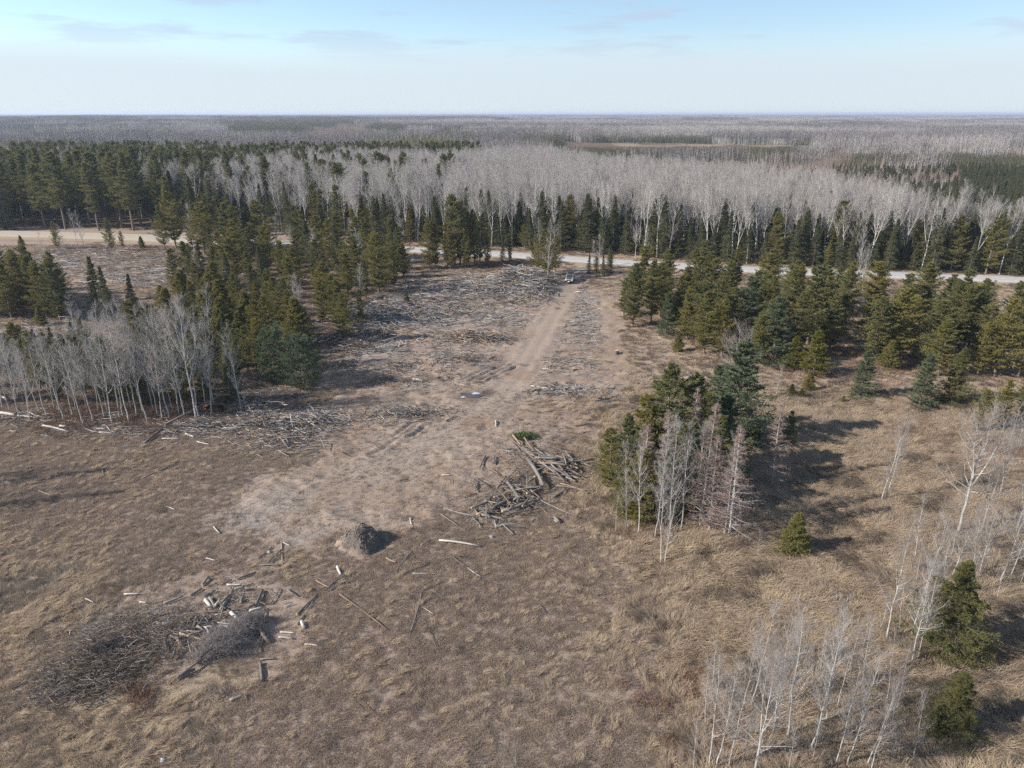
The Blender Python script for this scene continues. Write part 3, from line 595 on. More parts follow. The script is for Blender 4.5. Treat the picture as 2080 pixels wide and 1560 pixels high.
# --- bare trees right
for k, px, py, ty, lab in [('sapling',1788,1022,860,'double-stemmed birch in the middle of the right-hand grass'),('slim',1798,1020,850,'taller stem of the double birch in right-hand grass'),('oldbirch',1945,1085,850,'wide crooked pale birch with sprawling limbs'),('oldbirch',1990,1085,940,'broken-topped birch right of the sprawling one'),('slim',1995,930,810,'pale birch in front of the dark pine scrub'),('slim',2043,925,818,'white dead snag stem at the right behind birches'),('sapling',2068,900,770,'birch at the far right edge beside the dark pine'),('sapling',1800,1305,1065,'tall pale stem standing left of the large spruce'),('slim',1850,1300,1065,'pale stem left of the large yellow-green spruce'),('sapling',1862,1345,1140,'first of two white stems against the large spruce'),('slim',1850,1350,1130,'second of two white stems against the large spruce'),('sapling',1965,1215,1040,'white stem curving up from behind the large spruce'),('slim',2028,1190,990,'pale slim stem near the right edge'),('slim',2052,1175,1000,'leaning pale stem at the right edge'),('sapling',1932,1135,1000,'thin pale stem below the crooked birch'),('sapling',1900,1085,1010,'short curved stem left of the crooked birch'),('sapling',1858,1140,1010,'straight thin stem between birches'),('oldbirch',2060,1090,960,'tangle-limbed birch cut by the right edge'),('oldbirch',2030,1010,880,'spreading twiggy birch behind the broken-topped one'),('oldbirch',1990,1165,1030,'low twiggy birch below the broken-topped birch'),('oldbirch',1930,1180,1060,'bushy grey birch above the large spruce'),
                          ('oldbirch',1523,1610,1360,'bright white birch with candelabra limbs at the bottom edge'),('slim',1675,1470,1215,'grey aspen with straight trunk in the bottom right thicket'),('slim',1645,1530,1255,'pale aspen left of the straight grey trunk'),('slim',1524,1440,1220,'slim aspen leftmost of the tall thicket stems'),('slim',1600,1500,1230,'slim aspen between the two tall thicket stems'),('sapling',1760,1560,1370,'grey-barked forked sapling leaning left'),('sapling',1768,1570,1400,'forked grey willow stem at the bottom'),('sapling',1822,1440,1300,'greenish willow sapling left of the young spruce'),('sapling',1750,1330,1245,'small bare sapling in the upper thicket'),('slim',1455,1560,1350,'thin pale sapling in lower left of the thicket'),('slim',1440,1555,1340,'leftmost thin sapling of the thicket'),('slim',1480,1560,1330,'thin upright sapling beside the candelabra birch'),('slim',1560,1540,1300,'thin sapling right of the candelabra birch'),('slim',1695,1560,1360,'slight pale sapling at the bottom'),('slim',1720,1560,1330,'thin sapling between the leaning saplings'),('sapling',1050,1600,1500,'small leafless bush sapling at the bottom centre'),('whip',1020,1600,1510,'thin whip beside the bottom centre bush'),('sapling',1568,830,745,'small whitish birch in the grass under the pine stand'),('slim',1750,1395,1255,'slender stem above the leaning willow')]:
    tpx(k, px, py, ty, label=lab)
# small thicket stems fill
thick = PP([(1400,1600),(1440,1400),(1520,1330),(1700,1330),(1850,1420),(1860,1600)]); thick2 = PP([(1740,1330),(1880,1120),(2080,1080),(2120,1250),(1980,1230)])
for i, (x, y) in enumerate(scatter(thick, 1.4, 3, 400)[:34]): tree(('whip', 'sapling', 'slim')[i % 3], x, y, R1.uniform(2.0, 6.0), region='the thicket at the bottom right')
for i, (x, y) in enumerate(scatter(thick2, 1.6, 4, 400)[:46]): tree(('whip', 'sapling', 'whip')[i % 3], x, y, R1.uniform(2.0, 5.5), region='the bare brush at the right edge')
# --- left bare aspen row and pines behind it
row = [(62,858,700),(95,850,690),(130,856,672),(148,850,690),(168,862,660),(190,858,655),(212,852,640),(228,860,632),(243,850,650),(262,858,628),(278,845,650),(291,840,640),(300,858,625),(330,852,636),(345,852,628),(365,845,640),(376,852,640),(398,850,608),(404,847,615),(430,842,640),(438,838,655),(268,836,680),(312,838,690),(220,838,680),(180,842,700),(120,840,710),(80,838,705),(40,850,715),(350,835,690),(370,832,660),(418,832,660),(320,848,632),(250,846,690),(20,835,720),(155,835,715),(5,830,650),(30,815,640),(110,832,690),(60,830,720),(200,836,700)]
for i, (px, py, ty) in enumerate(row):
    tpx('aspen' if (px, py) == (398,850) else 'slim', px, py, ty, region='the bare aspen row on the left', lean=(0, R1.gauss(-.03, .05)), wide=1.0)
tpx('slim', 490, 838, 662, label='single white aspen at the right end of the left aspen row'); tpx('slim', 468, 808, 690, label='leaning pale aspen next to single white aspen'); tpx('slim', 500, 840, 790, label='short leaning stub at foot of single white aspen', v=1)
for i, (x, y) in enumerate(scatter(P_BEHIND, 2.7, 8)):
    if visible(x, y): tree(('jack', 'spruce', 'pine', 'slim')[i % 4], x, y, R1.uniform(5.5, 9) if i % 4 != 3 else R1.uniform(7, 11), region='the small trees behind the left aspen row', wide=1.2)
for k, px, py, ty, w, lab in [('round',618,788,688,1.1,'round dark green pine at the left side of the clearing'),('round',560,775,672,1.0,'dark pine just left of the round dark one'),('jack',600,745,640,1.2,'olive young pine behind the round dark pine'),('jack',530,760,650,1.1,'olive pine right of the single white aspen'),('spruce',205,648,520,1.1,'dark twin-topped spruce in the left opening'),('spruce',225,652,540,1,'lower twin of the dark spruce in left opening'),('spruce',275,648,555,1,'small dark spruce right of the twin spruces'),('small',85,662,624,1.1,'low pale green young pine below the left pines'),('small',124,645,608,.9,'slim pale young conifer right of the low pine'),('jack',770,600,478,1.35,'wide yellow-green pine at the top corner of the slash field'),('pine',800,590,500,1.1,'darker pine touching the wide yellow-green one'),('yellow',826,630,598,1.2,'bright little yellow-green pine among the slash'),('jack',700,695,600,1.1,'yellow-green pine on the left edge of slash field'),('jack',655,660,572,1,'young pine at the lower tip of left stand'),('jack',680,655,560,1,'young pine next to the lower tip of left stand'),('pine',735,665,590,.9,'pine leaning over the slash edge'),('pine',745,610,530,1.1,'dark pine behind the slash field corner')]:
    tpx(k, px, py, ty, label=lab, wide=w); TAKEN.append(G(px, py))
for i, (x, y) in enumerate(scatter(P_LFAR, 3.6, 10)):
    if visible(x, y, 1.1): tree(('pine', 'jack', 'spruce')[i % 3], x, y, R1.uniform(8.5, 11.5), region='the pine cluster in the left opening', wide=1.15)
for i, (x, y) in enumerate(scatter(P_LEFT, 5.3, 11)):
    if free(x, y, 3): tree(('jack', 'pine', 'jack', 'jack', 'spruce', 'pine', 'slim')[i % 7], x, y, R1.uniform(5.5, 9.5) if y < 150 else R1.uniform(6, 11.5) if y < 185 else R1.uniform(8, 14.5), region='the dense stand left of the slash field', wide=1.4)
for i, (x, y) in enumerate(scatter(P_LEFT2, 4.0, 12)):
    if free(x, y, 3): tree(('jack', 'jack', 'small')[i % 3], x, y, R1.uniform(5, 9), region='the loose young pines below the left stand', wide=1.1)
for k_, (x_, y_, h_, l_) in enumerate(((-60, 58, 13, 'tall'), (-62, 60, 12, 'slim'), (-63, 63, 12, 'leaning'), (-59, 66, 10, 'short'))): tree('slim' if k_ % 2 else 'larch', x_, y_, h_, label=l_+' bare tree just beyond the left edge, shading the heath')
# --- along the road, camera side
for k, px, py, ty in [('jack',873,548,440),('jack',884,546,452),('jack',908,538,450),('pine',925,545,395),('pine',935,542,408),('jack',950,540,430),('pine',965,540,425),('jack',975,535,440),('jack',990,538,480),('jack',915,548,460),('jack',945,548,470)]:
    tpx(k, px, py, ty, region='the tall roadside pine cluster above the slash field', wide=.9)
for k, px, py, ty, lab in [('jack',1088,560,478,'leftmost pine of the little roadside clump beside the track'),('jack',1102,568,470,'yellowish pine at the front of the track-side clump'),('slim',1098,562,450,'white aspen stem inside the track-side clump'),('slim',1112,574,455,'rightmost white aspen stem of the track-side clump'),('jack',1116,560,465,'thin pine right in the track-side clump'),('jack',1128,552,480,'sparse pine of the track-side clump nearest the road'),('slim',1125,545,435,'tall bare aspen behind the track-side clump'),('pine',1036,536,490,'small pine on the verge left of the track clump'),('spruce',1020,530,480,'small dark spruce beside the gravel road'),('spruce',1196,556,512,'dark little spruce right behind the parked vehicle'),('spruce',1238,556,495,'dark spruce on the right of the track mouth'),('spruce',1225,558,515,'low spruce between the two at the track mouth'),('jack',1210,556,520,'low green pine at the track mouth'),('slim',1218,552,475,'bare aspen among the track-mouth spruces'),('slim',1206,550,485,'thin bare aspen left at the track mouth'),
                          ('aspen',1290,530,458,'white forked aspen on the verge, its top bare'),('slim',1310,525,460,'leaning white aspen beside the forked one'),('slim',1740,598,470,'clump of white birch stems on the verge, tallest stem'),('slim',1745,600,500,'second stem of the white birch clump on the verge'),('slim',1750,598,515,'right leaning stem of the white birch clump'),('slim',1736,597,485,'left stem of the white birch clump on verge'),('jack',1240,480+65,505,'pine on the verge right of track mouth'),('slim',395-300,535,470,'thin roadside aspen in the left opening'),('slim',138,533,460,'pale roadside stem at left'),('slim',160,505,430,'bushy pale aspens beside the sandy road'),('slim',172,506,432,'second bushy pale aspen beside the sandy road'),('jack',118,508,452,'sparse verge pine left of the bushy aspens'),('jack',228,512,445,'sparse verge pine before the sandy road'),('jack',250,505,470,'low pine at the sandy road'),('small',45,500,478,'tiny pine at the left verge'),('jack',335,506,418,'tall slender pine with bare lower trunk by the sandy road'),('jack',358,503,360,'tallest slender pine by the sandy road'),('slim',395,507,412,'pale aspen behind the slender pines'),('jack',392,504,440,'bushy pine right of the slender roadside pines'),('small',290,505,480,'low bushy pine at the verge'),('slim',222,560,500,'thin leaning snag in left opening'),('slim',820,510,420,'aspen on the road bank left of pine cluster')]:
    tpx(k, px, py, ty, label=lab)
# --- red pine plantation beyond the sandy road
pl = PP([(22,465),(120,467),(250,469),(340,470),(345,452),(330,440),(-60,436),(-60,460)])
for i, (x, y) in enumerate(scatter(pl, 6.6, 14)):
    tree('redpine', x, y, R1.uniform(20, 25), region='the tall pines beyond the sandy road', wide=1.25)
for i, (x, y) in enumerate(scatter(PP([(345,470),(430,474),(560,480),(690,482),(690,462),(520,452),(400,448)]), 5.6, 15)):
    tree(('spruce', 'aspen', 'pine')[i % 3], x, y, R1.uniform(12, 17), region='the roadside trees behind the left stand', whole=True)
for i, (x, y) in enumerate(scatter(PP([(-60,470),(25,466),(25,450),(-60,450)]), 4.2, 16)):
    tree('spruce', x, y, R1.uniform(14, 18), region='the dark spruces at far left', whole=True)
# --- forest edge beyond the road: front rows as single trees
EDGE = PP([(690,482),(830,490),(980,500),(1100,508),(1200,514),(1330,522),(1450,532),(1600,541),(1800,550),(2080,560),(2300,566)])
c = resample(EDGE, 1.0); tt_ = np.gradient(c, axis=0); tt_ /= np.linalg.norm(tt_, axis=1, keepdims=True); nn_ = np.stack([-tt_[:, 1], tt_[:, 0]], 1); nn_ *= np.sign(nn_[:, 1:2])
def edge_at(s, off):
    i = np.clip(int(s), 0, len(c)-1); return c[i, 0]+nn_[i, 0]*off, c[i, 1]+nn_[i, 1]*off
def sector(x):
    px = 1040+x/190*1350*1.0
    return ('the roadside forest left of the track' if px < 1010 else 'the roadside forest behind the track' if px < 1330 else 'the roadside forest behind right pines' if px < 1700 else 'the roadside forest at far right')
s = 0.; EDGE_USED = []
while s < len(c)-1:
    for off in (R1.uniform(0, 2.5), R1.uniform(4, 7), R1.uniform(9, 12)):
        x, y = edge_at(s+R1.uniform(-1, 1), off)
        if not visible(x, y, 1.05): continue
        if R1.random() < (.92 if off < 8 else .6):
            k = R1.choice(('spruce', 'spruce', 'spruce', 'spruce', 'spruce', 'spruce', 'jack'))
            tree(k, x, y, R1.choice((R1.uniform(5, 10), R1.uniform(11, 16.5), R1.uniform(9, 14))), region='spruces of '+sector(x), whole=True, wide=R1.uniform(.95, 1.25)); EDGE_USED.append((x, y))
    for _ in range(R1.choice((1, 1, 2))):
        x, y = edge_at(s+R1.uniform(-1, 1), R1.uniform(-.5, 12)**1.0)
        if visible(x, y, 1.05): tree(R1.choice(('aspen', 'aspen', 'slim')), x, y, R1.uniform(15, 20.5), region='bare aspens of '+sector(x), whole=True, lean=(R1.gauss(0, .03), R1.gauss(.05 if x > 40 else 0, .05)))
    s += 2.3
# ------------------------------------------------------------------ forest masses (stuff): instances of whole trees / patches
PROTO_COL = {}
def stuff_instances(name, meshes, pts, rot, scl, idx, label=None):
    """one object that spreads copies of the given meshes over points"""
    col = bpy.data.collections.new(name+'_sources')
    for i, me in enumerate(meshes):
        o = bpy.data.objects.new('%s_source_%02d' % (name, i), me); col.objects.link(o)
    me = bpy.data.meshes.new(name); me.vertices.add(len(pts)); me.vertices.foreach_set('co', np.asarray(pts, np.float32).ravel())
    a = me.attributes.new('rot', 'FLOAT_VECTOR', 'POINT'); a.data.foreach_set('vector', np.asarray(rot, np.float32).ravel())
    scl = np.asarray(scl, np.float32)
    if scl.ndim == 1: scl = np.repeat(scl[:, None], 3, 1)
    a = me.attributes.new('scl', 'FLOAT_VECTOR', 'POINT'); a.data.foreach_set('vector', scl.ravel())
    a = me.attributes.new('vi', 'INT', 'POINT'); a.data.foreach_set('value', np.asarray(idx, np.int32))
    ng = bpy.data.node_groups.new(name, 'GeometryNodeTree')
    ng.interface.new_socket('Geometry', in_out='INPUT', socket_type='NodeSocketGeometry'); ng.interface.new_socket('Geometry', in_out='OUTPUT', socket_type='NodeSocketGeometry')
    n = ng.nodes; gi = n.new('NodeGroupInput'); go = n.new('NodeGroupOutput'); ip = n.new('GeometryNodeInstanceOnPoints'); ci = n.new('GeometryNodeCollectionInfo')
    ci.inputs['Collection'].default_value = col; ci.inputs['Separate Children'].default_value = True; ci.inputs['Reset Children'].default_value = True
    ip.inputs['Pick Instance'].default_value = True
    def at(nm, t):
        q = n.new('GeometryNodeInputNamedAttribute'); q.data_type = t; q.inputs['Name'].default_value = nm; return q.outputs['Attribute']
    L = ng.links; L.new(gi.outputs[0], ip.inputs['Points']); L.new(ci.outputs[0], ip.inputs['Instance']); L.new(at('vi', 'INT'), ip.inputs['Instance Index'])
    L.new(at('rot', 'FLOAT_VECTOR'), ip.inputs['Rotation']); L.new(at('scl', 'FLOAT_VECTOR'), ip.inputs['Scale']); L.new(ip.outputs[0], go.inputs[0])
    o = link(name, me); md = o.modifiers.new('spread', 'NODES'); md.node_group = ng
    tag(o, label, None, None, 'stuff'); return o
rg = np.random.default_rng(99)
# canopy zones, given where their tops show in the photograph
ZC = 14
Z_PINE = [PP([(-200,286),(240,284),(480,292),(700,283),(910,275),(925,302),(640,306),(420,322),(200,320),(-200,332)], 19)]
Z_LOW = PP([(1130,303),(1390,326),(1560,337),(1740,357),(1920,384),(2080,390),(2500,395)], 18)+PP([(2500,302),(1900,297),(1600,306),(1130,300)], 9)
Z_DARK = [PP([(-200,230.9),(345,231.6),(300,241),(-200,244)], 24), PP([(445,240),(745,238),(745,246),(640,252),(540,270),(450,268)], ZC), PP([(770,249),(850,249),(850,260),(770,260)], 16),
          PP([(1290,268),(1600,273),(1600,292),(1290,286)], ZC), PP([(1060,270),(1200,275),(1290,290),(1130,296)], ZC), PP([(1860,300),(2300,295),(2300,385),(1990,378),(1900,350)], 10), PP([(1760,290),(1930,286),(1950,300),(1800,302)], ZC)]
Z_BOG = PP([(1140,291),(1300,292),(1560,299),(1600,305),(1400,304),(1140,300)], 0)
Z_LOWSPRUCE = [PP([(1130,302),(1600,308),(1590,322),(1130,316)], 8)]
Z_LARCH = [PP([(1480,306),(1900,298),(1990,352),(1740,352),(1560,330)], 9), PP([(540,252),(760,250),(900,262),(700,272),(540,272)], 12), PP([(1000,240),(1500,244),(1500,250),(1000,248)], 12)]
def ztype(x, y):
    """0 aspen 1 spruce 2 larch/brown 3 pine 4 open"""
    w = 14+.035*y
    jx = x+(fbm(x, y, 60, 3, 61)-.5)*w*2; jy = y+(fbm(x, y, 60, 3, 62)-.5)*w*2
    t = np.zeros(np.shape(x), int)
    st = fbm(x/3.0, y, 230, 4, 64); far = y > 650
    t[(st > .53) & far & (fbm(x, y, 80, 3, 84) > .43)] = 1; t[(st < .40) & far] = 2; t[(np.abs(fbm(x/4, y, 300, 3, 67)-.5) < .012) & (y > 1500)] = 4
    for p in Z_LARCH: t[inpoly(jx, jy, p)] = 2
    for p in Z_PINE: t[inpoly(jx, jy, p) & (fbm(x, y, 26, 3, 81) > .47)] = 3
    low = inpoly(jx, jy, Z_LOW); rx = x/y
    t[low] = np.where(((fbm(x, y, 30, 3, 83)+.7*(rx-.46)) > .53) | (rx < .20), 1, 2)[low]; t[low & (fbm(x, y, 18, 2, 87) > .66)] = 0
    for p in Z_DARK+Z_LOWSPRUCE: t[inpoly(jx, jy, p) & (fbm(x, y, 70, 3, 85) > .34)] = 1
    t[inpoly(x, y, Z_BOG)] = 4
    t[(x > 60) & (x < 330) & (y > 560) & (y < 1250) & inpoly(x, y, PP([(1130,289),(1610,296),(1610,308),(1130,304)], 0))] = 4
    return t
def zheight(x, y, t):
    h = np.where(t == 0, 18., np.where(t == 1, 13., np.where(t == 2, 11., 18.)))
    h = h*(.82+.36*fbm(x, y, 70, 3, 66))
    bog = (x > 40) & (x < 420) & (y > 420) & (y < 900) & (x/y > .03)      # low bog forest
    return h
# near mass: 172..420 m, whole mid-detail trees
def forest_pts(d0, d1, cell, seed):
    r = np.random.default_rng(seed); ys = np.arange(d0, d1, cell); out = []
    for yy in ys:
        w = yy*.80+25; xs = np.arange(-w, w, cell); out.append(np.column_stack([xs, np.full(len(xs), yy)]))
    P = np.concatenate(out); return P+r.uniform(-.5, .5, P.shape)*cell
P = forest_pts(165, 430, 2.9, 71)
edge_line = [tuple(p) for p in PP([(-400,462),(-60,448),(30,438),(340,440),(400,447),(520,450),(690,464),(690,482),(830,490),(980,500),(1100,508),(1200,514),(1330,522),(1450,532),(1600,541),(1800,550),(2080,560),(2300,566),(2600,576)])]
ex = np.array(edge_line); eo = np.argsort(ex[:, 0]); yE = np.interp(P[:, 0], ex[eo, 0], ex[eo, 1])
off = np.where(P[:, 0] > ex[7, 0], 13.0, 3.0)
back = P[:, 1] > yE+off; P = P[back]; yE = yE[back]
t = ztype(P[:, 0], P[:, 1]); dep = P[:, 1]-yE
mixs = rg.random(len(P))
leftish = P[:, 0] < -25
sp = (mixs < np.where(dep < 40, .34, .035)) & (t == 0); t[sp] = 1
t[(t == 0) & leftish & (mixs > .90) & (dep < 110)] = 3
inlow_ = inpoly(P[:, 0], P[:, 1], Z_LOW)
hh = np.where(inlow_, rg.uniform(4, 10.5, len(P))*(.75+.5*fbm(P[:, 0], P[:, 1], 20, 2, 88)), np.where(t == 0, rg.uniform(14, 20, len(P)), np.where(t == 1, rg.uniform(9, 16, len(P)), np.where(t == 3, rg.uniform(15, 22, len(P)), 11))))
def near_mass(sel, kinds, name, label):
    Q = P[sel]; ms = [m[2] for k in kinds for m in PROTO[k]]; h0 = np.array([m[3] for k in kinds for m in PROTO[k]])
    i = rg.integers(0, len(ms), len(Q)); s = hh[sel]/h0[i]
    stuff_instances(name, ms, np.column_stack([Q, H(Q[:, 0], Q[:, 1], False)-.1]), np.column_stack([rg.normal(0, .03, len(Q)), rg.normal(0, .03, len(Q)), rg.uniform(0, 6.28, len(Q))]), s, i, label)
near_mass(t == 0, ['aspen', 'slim'], 'aspen_forest', 'grey leafless aspen forest beyond the gravel road')
near_mass(t == 1, ['spruce'], 'spruce_forest', 'dark spruces scattered through the bare forest beyond the road')
near_mass((t == 3), ['pine', 'redpine'], 'pine_forest', 'belt of dark pines rising out of the bare forest')
if (t == 2).any(): near_mass(t == 2, ['larch'], 'larch_forest', 'brown leafless larches in the bog forest')
# far mass: patches of simplified trees
FT = [plant_mat('far_twigs_pale', (.37, .335, .31), (.34, .305, .28)), M['ftwig'], plant_mat('far_twigs_mauve', (.155, .135, .135), (.13, .112, .112))]
def patch(kind, size, n, seed, h, fat, vi=1):
    r = np.random.default_rng(seed); mb = MB(); g = int(math.sqrt(n)); q = (np.stack(np.meshgrid(np.arange(g), np.arange(g)), -1).reshape(-1, 2)+r.uniform(0, 1, (g*g, 2)))/g*size-size/2
    n = len(q); hs = h*r.uniform(.78, 1.15, n); base = np.column_stack([q, np.full(n, -1.)]); top = base+np.column_stack([r.normal(0, .04, (n, 2))*hs[:, None], hs])
    if kind == 0:
        mb.segs(base, top, .14*fat, .05*fat, 3, 0); k = 26
        i = np.repeat(np.arange(n), k); tt = r.uniform(.42, .98, n*k); A = base[i]+(top[i]-base[i])*tt[:, None]
        az = r.uniform(0, 2*pi, n*k); el = r.uniform(.5, 1.2, n*k); D = np.stack([np.cos(az)*np.cos(el), np.sin(az)*np.cos(el), np.sin(el)], 1)
        L = hs[i]*.17*(1.25-tt)*r.uniform(.5, 1.3, n*k)+.8
        mb.blades(A, D, L, .14*fat, 1, r); j = np.repeat(np.arange(n*k), 2); mb.blades(A[j]+D[j]*(L[j]*.4)[:, None], D[j]+r.normal(0, .5, (len(j), 3)), L[j]*.6, .10*fat, 1, r)
    else:
        mb.segs(base, top, .16*fat, .05, 3, 0); k = 60 if kind != 2 else 34
        i = np.repeat(np.arange(n), k); tt = r.uniform(.12, 1, n*k)**.8; A = base[i]+(top[i]-base[i])*tt[:, None]
        az = r.uniform(0, 2*pi, n*k); R = (1.9 if kind == 1 else 1.5 if kind == 2 else 2.6)*((1-tt)**.8 if kind != 3 else np.sqrt(1-tt**2))+.15
        D = np.stack([np.cos(az), np.sin(az), r.uniform(-.4, .2, n*k) if kind != 3 else r.uniform(-.2, .5, n*k)], 1)
        mb.blades(A, D, R*r.uniform(.7, 1.2, n*k), (.75 if kind != 2 else .22)*fat*(1-.5*tt), 1, r)
    mats = {0: [M['abark'], FT[vi]], 1: [M['pbark'], M['spruce']], 2: [M['pbark'], M['larch']], 3: [M['pbark'], M['pine']]}[kind]
    return mb.mesh('patch', mats)
def far_mass(d0, d1, size, n, fat, tagn, seed):
    Q = forest_pts(d0, d1, size*.93, seed); t = ztype(Q[:, 0], Q[:, 1]); r = np.random.default_rng(seed)
    # sprinkle of odd conifer patches
    out = r.random(len(Q)); t = np.where((t == 0) & (out < .03), 1, t)
    for k, nm, lb in ((0, 'aspen_forest', 'distant grey leafless forest'), (1, 'spruce_forest', 'distant dark spruce belts'), (2, 'larch_forest', 'distant brown bog forest'), (3, 'pine_forest', 'distant dark pine belt')):
        s = t == k
        if not s.any(): continue
        q = Q[s]; hgt = {0: 18, 1: 13 if d0 < 900 else 17, 2: 11, 3: 20}[k]; ms = [patch(k, size*1.05, n, seed*10+k*3+i, hgt, fat, i) for i in range(3)]; tone = fbm(q[:, 0]/2.5, q[:, 1], 170, 4, 68)+r.normal(0, .035, len(q)); vi = np.where(tone > .54, 0, np.where(tone > .46, 1, 2))
        sz = .80+.34*fbm(q[:, 0], q[:, 1], 110, 3, 66)+r.uniform(-.05, .05, len(q))
        low = (q[:, 0] > .07*q[:, 1]) & (q[:, 1] < 1000) & (k != 0); sz = np.where(low, sz*.8, sz)
        if k == 1:
            inlow = np.zeros(len(q), bool)
            for p in Z_LOWSPRUCE+[Z_DARK[5], Z_LOW]: inlow |= inpoly(q[:, 0], q[:, 1], p)
            sz = np.where(inlow, .62*sz, sz)
        # keep the line of sight to the bog meadow open
        if d0 < 900:
            bx = (q[:, 0]/q[:, 1] > .045) & (q[:, 0]/q[:, 1] < .41) & (q[:, 1] > 480) & (q[:, 1] < 830)
            lim = 36*(1-q[:, 1]/880)/hgt*.96; sz = np.where(bx, np.minimum(sz, np.maximum(lim, .22)), sz)
        stuff_instances(nm, ms, np.column_stack([q, H(q[:, 0], q[:, 1], False)]), np.column_stack([0*sz, 0*sz, r.integers(0, 4, len(q))*pi/2]), np.column_stack([np.ones(len(q)), np.ones(len(q)), sz]), vi, lb+(' out at middle distance' if d0 < 900 else ' towards the horizon'))
far_mass(430, 1200, 14, 20, 1.0, 'mid', 5)
far_mass(1200, 4200, 40, 130, 1.6, 'far', 6)
far_mass(4200, 12000, 150, 400, 4.0, 'vfar', 7)

# ------------------------------------------------------------------ logs and slash
LOGS = []
def log(px0, py0, px1, py1, wpx, m='grey1', z=0., label=None, group=None, name='log', cat='log', bend=.02, z1=None, taper=.8, rough=.06):
    (x0, y0), (x1, y1) = G(px0, py0), G(px1, py1)
    ym = (y0+y1)/2; r = max(.03, wpx/ppm(ym)/2*.88)
    log_w(x0, y0, x1, y1, r, m, z, label, group, name, cat, bend, z1, taper, rough)
def log_w(x0, y0, x1, y1, r, m, z, label, group, name='log', cat='log', bend=.02, z1=None, taper=.8, rough=.09):
    z += .05; z1 = z if z1 is None else z1+.05
    L = math.hypot(x1-x0, y1-y0); K = 5; n = 9 if r > .07 else 6
    h0 = Hs(x0, y0)+z; h1 = Hs(x1, y1)+(z if z1 is None else z1)
    hm = max(Hs((x0+x1)/2, (y0+y1)/2)+min(z, z if z1 is None else z1), 0*h0)
    lift = max(0, hm-(h0+h1)/2); h0 += lift; h1 += lift
    rr = random.Random(int(x0*991+y0*77+x1*13)); t = np.linspace(-.5, .5, K)
    V = []
    ph = rr.uniform(0, 6)
    for k in range(K):
        cx = bend*L*(1-4*t[k]**2)*cos(ph); cy = bend*L*(1-4*t[k]**2)*sin(ph); rk = r*(1-(1-taper)*(t[k]+.5))
        for a in range(n):
            q = rk*(1+rr.uniform(-rough, rough)); V.append((cx+q*cos(a*2*pi/n), cy+q*sin(a*2*pi/n), t[k]*L))
    F = []; Mi = []
    for k in range(K-1):
        for a in range(n):
            i, j = k*n+a, k*n+(a+1) % n; F += [(i, j, j+n), (i, j+n, i+n)]; Mi += [0, 0]
    for a in range(1, n-1): F += [(0, a+1, a), ((K-1)*n, (K-1)*n+a, (K-1)*n+a+1)]; Mi += [1, 1]
    if r > .05:
        for q in range(rr.randrange(0, 4)):
            tq = rr.uniform(-.4, .45); aq = rr.uniform(0, 6.28); lq = rr.uniform(1.5, 4)*r; b0 = len(V); rq = r*.22
            ca, sa = cos(aq), sin(aq); bx, by = bend*L*(1-4*tq*tq)*cos(ph)+ca*r*.8, bend*L*(1-4*tq*tq)*sin(ph)+sa*r*.8
            V += [(bx-sa*rq, by+ca*rq, tq*L), (bx+sa*rq, by-ca*rq, tq*L), (bx, by, tq*L+rq*1.6), (bx+ca*lq, by+sa*lq, tq*L+lq*.5)]
            F += [(b0, b0+1, b0+3), (b0+1, b0+2, b0+3), (b0+2, b0, b0+3)]; Mi += [0, 0, 0]
    me = bpy.data.meshes.new('log'); me.from_pydata(V, [], F); me.polygons.foreach_set('material_index', Mi)
    me.polygons.foreach_set('use_smooth', [q == 0 for q in Mi])
    me.materials.append(M[m]); me.materials.append(M['cut'] if m in ('tan', 'redw', 'grey1') and r > .05 else M[m])
    o = link(name, me); d = Vector((x1-x0, y1-y0, h1-h0)); o.rotation_mode = 'QUATERNION'; o.rotation_quaternion = d.to_track_quat('Z', 'Y')
    o.location = ((x0+x1)/2, (y0+y1)/2, (h0+h1)/2+r*.8); o.rotation_mode = 'XYZ'
    tag(o, label, cat, group); LOGS.append(o); return o
def c5(v): return (690+v[0]/2.971, 600+v[1]/2.971, 690+v[2]/2.971, 600+v[3]/2.971)
def cb1(v): return (v[0]/2.971, 1035+v[1]/2.971, v[2]/2.971, 1035+v[3]/2.971)
def cb2(v): return (690+v[0]/2.971, 1035+v[1]/2.971, 690+v[2]/2.971, 1035+v[3]/2.971)
def c4(v): return (v[0]/2.971, 600+v[1]/2.971, v[2]/2.971, 600+v[3]/2.971)
GP = 'logs of the big pile in the clearing'
